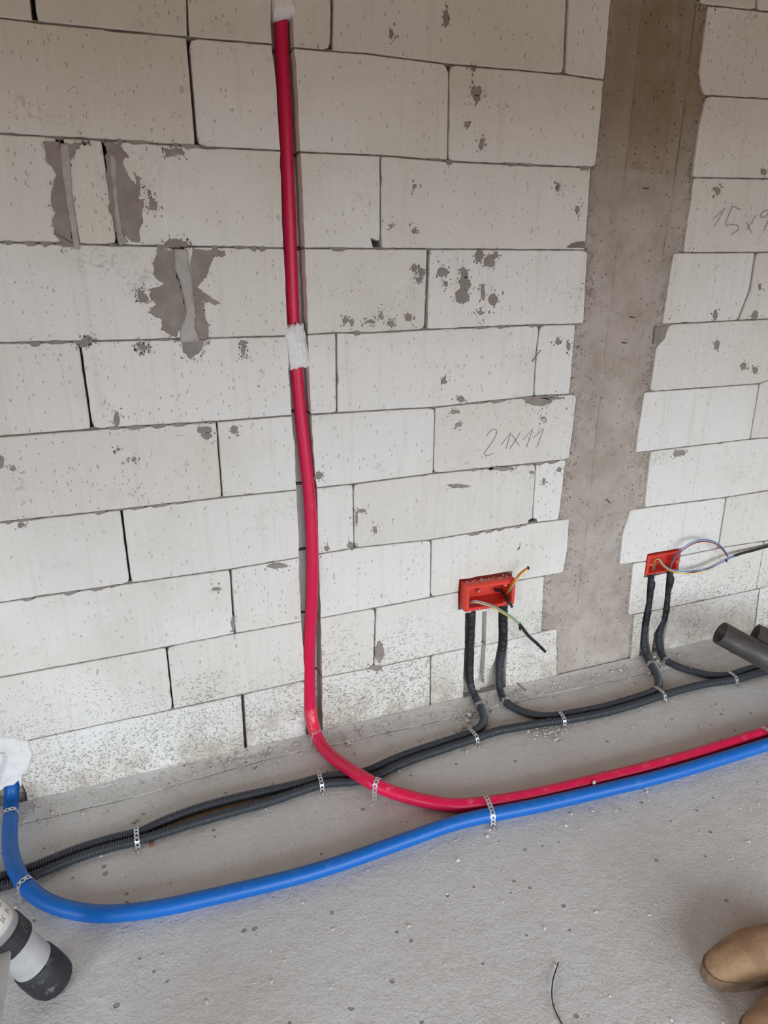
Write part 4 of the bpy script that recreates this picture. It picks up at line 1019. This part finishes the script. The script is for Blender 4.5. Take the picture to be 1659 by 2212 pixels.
# ------------------------------------------------------------------ plaster dabs
def dab(name, cpx, hw, hz, label, Y, seed, thick=0.012, poly=None):
    """lumpy blob of plaster bridging the chase"""
    bm = bmesh.new(); n, m_ = 26, 18; rows = []
    c = W(*cpx)
    for i in range(n+1):
        v = (i/n-.5)*2; row = []
        for j in range(m_+1):
            u = (j/m_-.5)*2
            x = c.x+u*hw*(1+.10*noise.noise(Vector((v*3, seed, 0))))+0.004*noise.noise(Vector((u*3, v*6, seed)))+0.012*v*-1*0.6
            z = c.z+v*hz+(u*0.4+noise.noise(Vector((u*3.5, seed+3, v)))*.9)*0.012*(1 if abs(v) > .7 else abs(v))
            ed = max(0, 1-max(abs(u), abs(v))**6)
            y = Y-thick*ed*(0.75+.5*noise.noise(Vector((u*2.6, v*1.1, seed+7))))-0.004*max(0, noise.noise(Vector((u*5, v*2, seed))))
            row.append(bm.verts.new((x, y, z)))
        rows.append(row)
    for i in range(n):
        for j in range(m_): bm.faces.new((rows[i][j], rows[i][j+1], rows[i+1][j+1], rows[i+1][j]))
    b = [bm.verts.new((v.co.x, 0.05, v.co.z)) for v in (rows[0][0], rows[0][-1], rows[-1][-1], rows[-1][0])]
    per = rows[0][:]; bm.faces.new([b[0], b[3], b[2], b[1]])
    bm.faces.new([b[1]]+rows[0][::-1]+[b[0]]); bm.faces.new([b[3]]+rows[-1]+[b[2]])
    bm.faces.new([b[0]]+[r_[0] for r_ in rows]+[b[3]]); bm.faces.new([b[2]]+[r_[-1] for r_ in rows[::-1]]+[b[1]])
    o = from_bm(name, bm, M['gypsum'], smooth=True); tag(o, label, 'plaster'); return o
dab('plaster_dab', (642, 749), 0.0255, 0.052, 'white gypsum dab fixing the red pipe halfway down the wall', 0.002, 2, 0.012)
dab('plaster_dab', (608, -30), 0.026, 0.052, 'white gypsum dab over the red pipe at the top picture edge', 0.004, 8, 0.010)
# plaster around the blue pipe's outlet
P = [W(*p) for p in [(-60, 1600), (-10, 1588), (30, 1592), (62, 1600), (70, 1630), (62, 1660), (50, 1672), (47, 1695), (42, 1698), (40, 1684), (30, 1694), (12, 1697), (4, 1705), (-60, 1712)]]
P = ragged([(p.x, p.z) for p in P], 0.008, 0.0025, 3); bm = bmesh.new(); prism_bm(bm, [(p.x, p.y) for p in P], -0.006, 0.02, 0.003)
o = from_bm('plaster_patch', bm, M['gypsum']); tag(o, 'white plaster patch above the blue pipe at the wall foot', 'plaster')
bm = bmesh.new(); fine = spline([W(-16, 1700, -.008), W(-9, 1672, -.012), W(-3, 1650, -.013), W(2, 1634, -.012), W(6, 1626, -.008)], .004); tube_bm(bm, fine, lambda i: .0095*(1 if i < len(fine)-4 else (len(fine)-i)/4.6), 14)
o = from_bm('plaster_lip', bm, M['gypsum'], smooth=True); tag(o, 'smooth pale plaster lip at the left edge of the plaster patch', 'plaster')

# ------------------------------------------------------------------ drain pipes at the right
def drain(P, Q, r, label):
    root = empty('drain_pipe', (Q.x, Q.y, 0)); tag(root, label, 'pipe', 'dark drain pipes')
    ax = (Q-P).normalized(); bm = bmesh.new(); seg = 40; n = ax.orthogonal().normalized(); b = ax.cross(n); loops = []
    for pos, rad in ((Q, r-0.003), (P, r-0.003), (P-ax*0.0004, r-0.0012), (P, r), (Q, r)):
        loops.append([bm.verts.new(pos+(n*math.cos(2*math.pi*k/seg)+b*math.sin(2*math.pi*k/seg))*rad) for k in range(seg)])
    for a, c in zip(loops[:-1], loops[1:]):
        for k in range(seg): bm.faces.new((a[k], a[(k+1) % seg], c[(k+1) % seg], c[k]))
    a, c = loops[-1], loops[0]
    for k in range(seg): bm.faces.new((a[k], a[(k+1) % seg], c[(k+1) % seg], c[k]))
    bmesh.ops.recalc_face_normals(bm, faces=bm.faces)
    from_bm('pipe_tube', bm, M['drain'], root, smooth=True)
    return root
def drain_at(px, py, dep, slope, tilt, label):
    P = D(px, py, dep); v = ray(px, py).normalized()
    t = rt-up*slope; t = (t-v*t.dot(v)).normalized(); d = t*math.cos(tilt)+v*math.sin(tilt)
    drain(P, P+d*((P.z-0.085)/-d.z), 0.0375, label)
drain_at(1556, 1367, 2.16, 0.55, 0.42, 'dark grey drain pipe with its open mouth facing the smaller red box')
drain_at(1630, 1371, 2.20, 0.47, 0.30, 'dark grey drain pipe half cut off by the right picture edge')

# ------------------------------------------------------------------ ladder at the left
lad = empty('telescopic_ladder', F(120, 2120)); tag(lad, 'aluminium telescopic ladder with black rubber foot at the lower left', 'ladder')
LB = F(120, 2120); lean = Vector((-0.42, 0.0, 1.0)).normalized()
def stile(base, detail):
    def seg_(a, b, r, name, m, parent=lad, n=28, flare=0.0):
        bm = bmesh.new(); P = [base+lean*(a+(b-a)*i/6) for i in range(7)]
        tube_bm(bm, P, (lambda i: r+flare*(1-i/6)), n); return from_bm(name, bm, m, parent, smooth=False)
    for o in (seg_(0.055, 0.19, 0.0375, 'stile_tube', M['alu']), seg_(0.185, 1.4, 0.040, 'stile_tube', M['alu'])):
        for p in o.data.polygons: p.use_smooth = len(p.vertices) == 4
    # rubber foot with a flat sole
    bm = bmesh.new(); ax = lean; P = [base+ax*t for t in (0.0, 0.006, 0.02, 0.05, 0.074, 0.078)]; rs_ = [0.036, 0.040, 0.042, 0.0425, 0.041, 0.0383]
    tube_bm(bm, P, lambda i: rs_[i], 28)
    for v in bm.verts: v.co.z = max(v.co.z, 0.0008)
    o = from_bm('rubber_foot', bm, M['rubber'], lad, smooth=True)
    bm = bmesh.new(); P = [base+ax*t for t in (0.148, 0.150, 0.186, 0.188)]; tube_bm(bm, P, lambda i: (0.0385, 0.0435, 0.0435, 0.0405)[i], 28)
    from_bm('collar', bm, M['rubber'], lad)
    if detail:
        bm = bmesh.new(); n1 = ax.orthogonal().normalized(); n2 = ax.cross(n1)
        tocam = (CAM-(base+ax*0.4)); tocam = (tocam-ax*tocam.dot(ax)).normalized(); sd = ax.cross(tocam).normalized()
        def on(t, a, r=0.0404): return base+ax*t+(tocam*math.cos(a)+sd*math.sin(a))*r
        g_ = [[bm.verts.new(on(0.205+0.2*i/10, -1.35+2.7*j/16)) for j in range(17)] for i in range(11)]
        for i in range(10):
            for j in range(16): bm.faces.new((g_[i][j], g_[i][j+1], g_[i+1][j+1], g_[i+1][j]))
        lab = from_bm('warning_label', bm, M['label'], lad, smooth=True); lab.data.update()
        md = lab.modifiers.new('thick', 'SOLIDIFY'); md.thickness = 0.0005; md.offset = 0
        bm = bmesh.new()
        def mark(t0, t1, a0, a1):
            q = [bm.verts.new(on(t, a, 0.0408)) for t, a in ((t0, a0), (t0, a1), (t1, a1), (t1, a0))]
            bm.faces.new(q)
        rr = random.Random(2)
        for row in range(7):
            t = 0.218+row*0.022
            for a in (-0.9, -0.45, 0.0, 0.45, 0.9):
                # little pictogram: a ladder line, rungs and a figure dot
                mark(t, t+0.013, a-0.10, a-0.075); mark(t+rr.uniform(0.002, .005), t+rr.uniform(.007, .012), a+0.02, a+0.045)
                mark(t+0.003, t+0.0045, a-0.10, a+0.10); mark(t+0.009, t+0.0105, a-0.07, a+0.05)
                if rr.random() < .6: mark(t+0.011, t+0.0135, a+0.06, a+0.12)
        from_bm('pictogram', bm, M['ink'], lab)
stile(LB, True)
LB2 = LB+Vector((0, -0.42, 0)); stile(LB2, False)
for t in (0.168, 0.46, 0.75, 1.05):
    bm = bmesh.new(); a = LB+lean*t+Vector((0, -0.03, 0)); b = LB2+lean*t+Vector((0, 0.03, 0))
    sec = [(-.020, -.010), (.020, -.010), (.022, .004), (.018, .010), (-.018, .010), (-.022, .004)]; hx = Vector((1, 0, -0.1)).normalized(); hz = Vector((0.1, 0, 1)).normalized()
    l1 = [bm.verts.new(a+hx*x*0.7+hz*z) for x, z in sec]; l2 = [bm.verts.new(b+hx*x*0.7+hz*z) for x, z in sec]
    for k in range(6): bm.faces.new((l1[k], l1[(k+1) % 6], l2[(k+1) % 6], l2[k]))
    bm.faces.new(l1[::-1]); bm.faces.new(l2); bmesh.ops.recalc_face_normals(bm, faces=bm.faces)
    rg = from_bm('rung', bm, M['alu'], lad)
    bm = bmesh.new(); bmesh.ops.create_uvsphere(bm, u_segments=8, v_segments=6, radius=0.004)
    for v in bm.verts: v.co += a+Vector((0.012, 0.0, 0.011))
    from_bm('rivet', bm, M['screw'], rg, smooth=True)

# ------------------------------------------------------------------ boots at the right
def boot(tip, ang, label, side):
    root = empty('work_shoe', tip); tag(root, label, 'shoe', 'tan suede shoes')
    Lb = 0.30
    ca, sa = math.cos(ang), math.sin(ang)
    def place(v): return Vector((tip.x+v.x*ca-v.y*sa, tip.y+v.x*sa+v.y*ca, v.z))
    #  s, halfwidth, top z
    st = [(0.0, .010, .032), (0.006, .020, .042), (0.018, .029, .051), (0.04, .037, .059), (0.075, .044, .066), (0.11, .0495, .069), (0.145, .047, .072), (0.175, .043, .079), (0.200, .040, .088)]
    bm = bmesh.new(); rings = []
    for s, hw, zt in st:
        ring = []; n = 16
        for k in range(n+1):
            a = math.pi*k/n; cx_ = math.copysign(abs(math.cos(a))**.75, math.cos(a)); sz = math.sin(a)**.8 if math.sin(a) > 0 else 0
            crease = 0.0015*math.sin(s*240) if .07 < s < .125 else 0
            ring.append(bm.verts.new(place(Vector((s+.004*(1-sz), cx_*hw+side*0.006*math.sin(s*12), .022+sz*(zt-.022)+crease*sz)))))
        rings.append(ring)
    for a, b in zip(rings[:-1], rings[1:]):
        for k in range(16): bm.faces.new((a[k], a[k+1], b[k+1], b[k]))
    bm.faces.new(rings[0]); 
    bmesh.ops.recalc_face_normals(bm, faces=bm.faces)
    o = from_bm('vamp', bm, M['suede'], root, smooth=True); md = o.modifiers.new('sub', 'SUBSURF'); md.levels = 1; md.render_levels = 2
    # low quarter and heel counter with the foot opening
    bm = bmesh.new(); rings = []
    for z, x0_, x1_, hw in [(.022, .14, .292, .037), (.045, .145, .296, .0385), (.065, .16, .293, .037), (.080, .178, .289, .035), (.086, .186, .287, .034), (.086, .192, .282, .030), (.050, .195, .278, .028)]:
        ring = []
        for k in range(24):
            a = 2*math.pi*k/24; ring.append(bm.verts.new(place(Vector(((x0_+x1_)/2+math.cos(a)*(x1_-x0_)/2, math.sin(a)*hw, z)))))
        rings.append(ring)
    for a, b in zip(rings[:-1], rings[1:]):
        for k in range(24): bm.faces.new((a[k], a[(k+1) % 24], b[(k+1) % 24], b[k]))
    bm.faces.new(rings[-1]); bm.faces.new(rings[0][::-1]); bmesh.ops.recalc_face_normals(bm, faces=bm.faces)
    from_bm('quarter', bm, M['suede'], root, smooth=True)
    # sole
    bm = bmesh.new(); out = []
    prof = [(-.004, .008), (.002, .019), (.016, .030), (.04, .039), (.075, .046), (.11, .0485), (.16, .041), (.21, .038), (.26, .037), (.288, .030), (.300, .014)]
    lp = [(s, h) for s, h in prof]+[(s, -h) for s, h in prof[::-1]]
    for z, k in ((.0005, .97), (.004, 1.0), (.020, 1.0), (.024, .97)):
        out.append([bm.verts.new(place(Vector((s, h*k+side*0.006*math.sin(s*12), z+(0.006*max(0, 1-s/.05) if z > .001 else .004*max(0, 1-s/.03)))))) for s, h in lp])
    for a, b in zip(out[:-1], out[1:]):
        n = len(a)
        for k in range(n): bm.faces.new((a[k], a[(k+1) % n], b[(k+1) % n], b[k]))
    bm.faces.new(out[0][::-1]); bm.faces.new(out[-1]); bmesh.ops.recalc_face_normals(bm, faces=bm.faces)
    from_bm('sole', bm, M['sole'], root)
    for k in range(4):
        bm = bmesh.new(); s = .165+k*.010; zt = .0785+k*.0035
        tube_bm(bm, [place(Vector((s, -.022, zt-.008))), place(Vector((s+.003, 0, zt+.004))), place(Vector((s, .022, zt-.008)))], .002, 6); from_bm('lace', bm, M['sole'], root, smooth=True)
BT = F(1522, 2118); boot(Vector((BT.x, BT.y, 0)), -0.12, 'tan suede shoe, the one farther from the picture bottom at the lower right', 1)
BT2 = F(1604, 2258); boot(Vector((BT2.x, BT2.y, 0)), -0.04, 'tan suede shoe mostly cut off by the lower right picture corner', -1)

# ------------------------------------------------------------------ small loose things
bm = bmesh.new(); tube_bm(bm, spline([F(1206, 2080, .004), F(1195, 2115, .006), F(1192, 2150, .006), F(1198, 2180, .003), F(1214, 2212, .0015), F(1235, 2250, .0015)], .005), .0013, 8)
o = from_bm('wire_offcut', bm, M['darkwire'], smooth=True); tag(o, 'thin dark wire offcut curling on the open floor', 'wire')
bm = bmesh.new(); tube_bm(bm, spline([F(1112, 1462, .03), F(1108, 1466, .026), F(1118, 1476, .018), F(1136, 1492, .004)], .003), .0017, 8)
o = from_bm('bent_nail', bm, M['rust'], smooth=True); tag(o, 'rusty bent nail leaning at the wall foot right of the larger box', 'nail')
bm = bmesh.new(); tube_bm(bm, [W(1147, 784, .004), W(1168, 756, -.03)], .0012, 8)
o = from_bm('wall_nail', bm, M['rust'], wall, smooth=True)
for px, py, s in ((1120, 1184, .010), (1202, 405, .007)):
    bm = bmesh.new(); q = W(px, py); tube_bm(bm, [Vector((q.x-s*.6, .003, q.z-s)), Vector((q.x, -.004, q.z)), Vector((q.x+s*.7, .002, q.z+s*.9))], lambda i: (.0008, .002, .0008)[i], 6); from_bm('gouge', bm, M['joint'], wall)
STONES = [(750, 1606, .0105), (1010, 1560, .009), (1013, 1548, .010), (1004, 1572, .008), (1411, 1424, .010), (1419, 1431, .009), (1402, 1456, .010), (1467, 1419, .008), (1398, 1712, .006), (1513, 1572, .008), (1391, 1533, .006), (1462, 1575, .004), (1545, 1430, .004), (114, 1761, .007), (179, 1759, .007), (515, 1634, .010), (535, 1629, .008), (288, 1776, .009), (298, 1772, .006), (1058, 1794, .006), (545, 1725, .006), (1205, 1578, .008), (1188, 1583, .007), (1200, 1600, .009), (1214, 1604, .007), (1050, 1497, .008), (1062, 1490, .006), (1075, 1510, .006), (1008, 1625, .006), (1280, 1752, .004), (1330, 1752, .005), (1290, 1765, .004), (1222, 1784, .004), (1165, 1503, .007), (1196, 1478, .007), (1340, 1452, .007), (1322, 1454, .007), (1448, 1440, .006), (700, 1600, .005), (650, 1632, .005), (845, 1612, .005), (905, 1600, .005), (1165, 1528, .004), (720, 2008, .004), (1420, 1598, .004), (1556, 1597, .004), (386, 1718, .006), (417, 1664, .007), (1285, 1485, .005), (1255, 1512, .004)]
rr = random.Random(17); CHIPS = []
for i, (px, py, s) in enumerate(STONES):
    c = F(px, py); c.z = (0.003 if c.y > -0.085 else 0.0)
    c.y = min(c.y, -s*1.2-.002)
    bm = bmesh.new(); lump(bm, Vector((0, 0, 0)), s, rr, .7)
    zmin = min(v.co.z for v in bm.verts)
    for v in bm.verts: v.co += c-Vector((0, 0, zmin+0.0005))
    o = from_bm('rubble_chip', bm, M['chip'], center=True); CHIPS.append((px, py, o))
LM = [(1010, 1560, 'beside the left conduit leg of the larger red box'), (1060, 1495, 'between the two legs under the larger red box'), (1200, 1592, 'in front of the strap right of the larger box'), (1180, 1495, 'at the wall foot right of the larger box'), (1410, 1435, 'at the legs under the smaller red box'), (1330, 1455, 'at the foot of the concrete column'), (1500, 1424, 'at the wall foot near the drain pipes'), (1450, 1585, 'on the floor between conduits and red pipe, right side'), (1285, 1757, 'in front of the blue pipe, right half'), (1058, 1794, 'below the end of the long strap'), (140, 1760, 'below the white plaster patch'), (292, 1774, 'behind the far left conduit strap'), (524, 1632, 'at the wall foot below the open dark joint'), (725, 1604, 'just right of the red pipe bend'), (545, 1725, 'in the gap between the parted conduits'), (400, 1690, 'near the wall foot, left third of the picture'), (720, 2008, 'on the open floor before the blue pipe'), (875, 1606, 'behind the conduits, red pipe to larger box'), (650, 1632, 'just left of the red pipe bend'), (1008, 1625, 'in front of the strap under the larger box')]
byl = {}
for px, py, o in CHIPS:
    k = min(range(len(LM)), key=lambda i: (LM[i][0]-px)**2+(LM[i][1]-py)**2); byl.setdefault(k, []).append((px, py, o))
ORD = ['leftmost', 'second from left', 'third from left', 'fourth from left', 'fifth from left', 'sixth from left', 'seventh from left', 'eighth from left']
for k, L in byl.items():
    L.sort(key=lambda q: q[0])
    for i, (px, py, o) in enumerate(L):
        tag(o, 'pale rubble chip '+LM[k][2]+('' if len(L) == 1 else ', '+('rightmost' if i == len(L)-1 else ORD[i])), 'rubble', 'pale rubble chips on the floor')
for px, py, s, lb in ((328, 1824, .011, 'flat red brick flake on the floor beside the conduits at the left'), (1588, 1477, .007, 'small red brick flake beside the conduit strap near the drain pipe')):
    c = F(px, py); bm = bmesh.new(); lump(bm, Vector((0, 0, 0)), s, rr, .25); zmin = min(v.co.z for v in bm.verts)
    for v in bm.verts: v.co += c-Vector((0, 0, zmin+0.0003))
    o = from_bm('brick_flake', bm, M['brickred'], center=True); tag(o, lb, 'rubble')
for pa, pb, wd, lb in (((185, 1708), (262, 1690), .006, 'long pale block sliver at the wall foot, the one nearest the plaster patch'), ((285, 1681), (330, 1668), .006, 'pale block sliver at the wall foot left of the open dark joint'), ((465, 1634), (585, 1604), .005, 'long thin pale sliver at the wall foot below the open dark joint'), ((735, 1566), (790, 1551), .005, 'pale block sliver at the wall foot right of the red pipe'), ((404, 1634), (412, 1652), .006, 'short upright pale flake leaning on the wall foot')):
    a, b = F(*pa, .006), F(*pb, .006); a.y = min(a.y, -.006); b.y = min(b.y, -.006); n = 9; bm = bmesh.new()
    P = [a.lerp(b, i/(n-1))+Vector((0, rr.uniform(-.0015, .0015), rr.uniform(0, .002))) for i in range(n)]
    tube_bm(bm, P, lambda i: (lambda k: wd*(.12+.5*math.sin(math.pi*(i+.3)/(n-.4)))*rr.uniform(.6, 1.1)), 6)
    for v in bm.verts: v.co.z = 0.002+max(0, v.co.z-0.002)*0.8
    o = from_bm('block_sliver', bm, M['gypsum'], center=True); tag(o, lb, 'rubble')
q = min(blue_c, key=lambda p: (p-F(1293, 1700, .03)).length)
bm = bmesh.new(); lump(bm, Vector((q.x, q.y+0.018, 0.0345)), .006, rr, .8); o = from_bm('rubble_chip', bm, M['chip']); tag(o, 'pale pebble caught between the red and blue pipes', 'rubble')
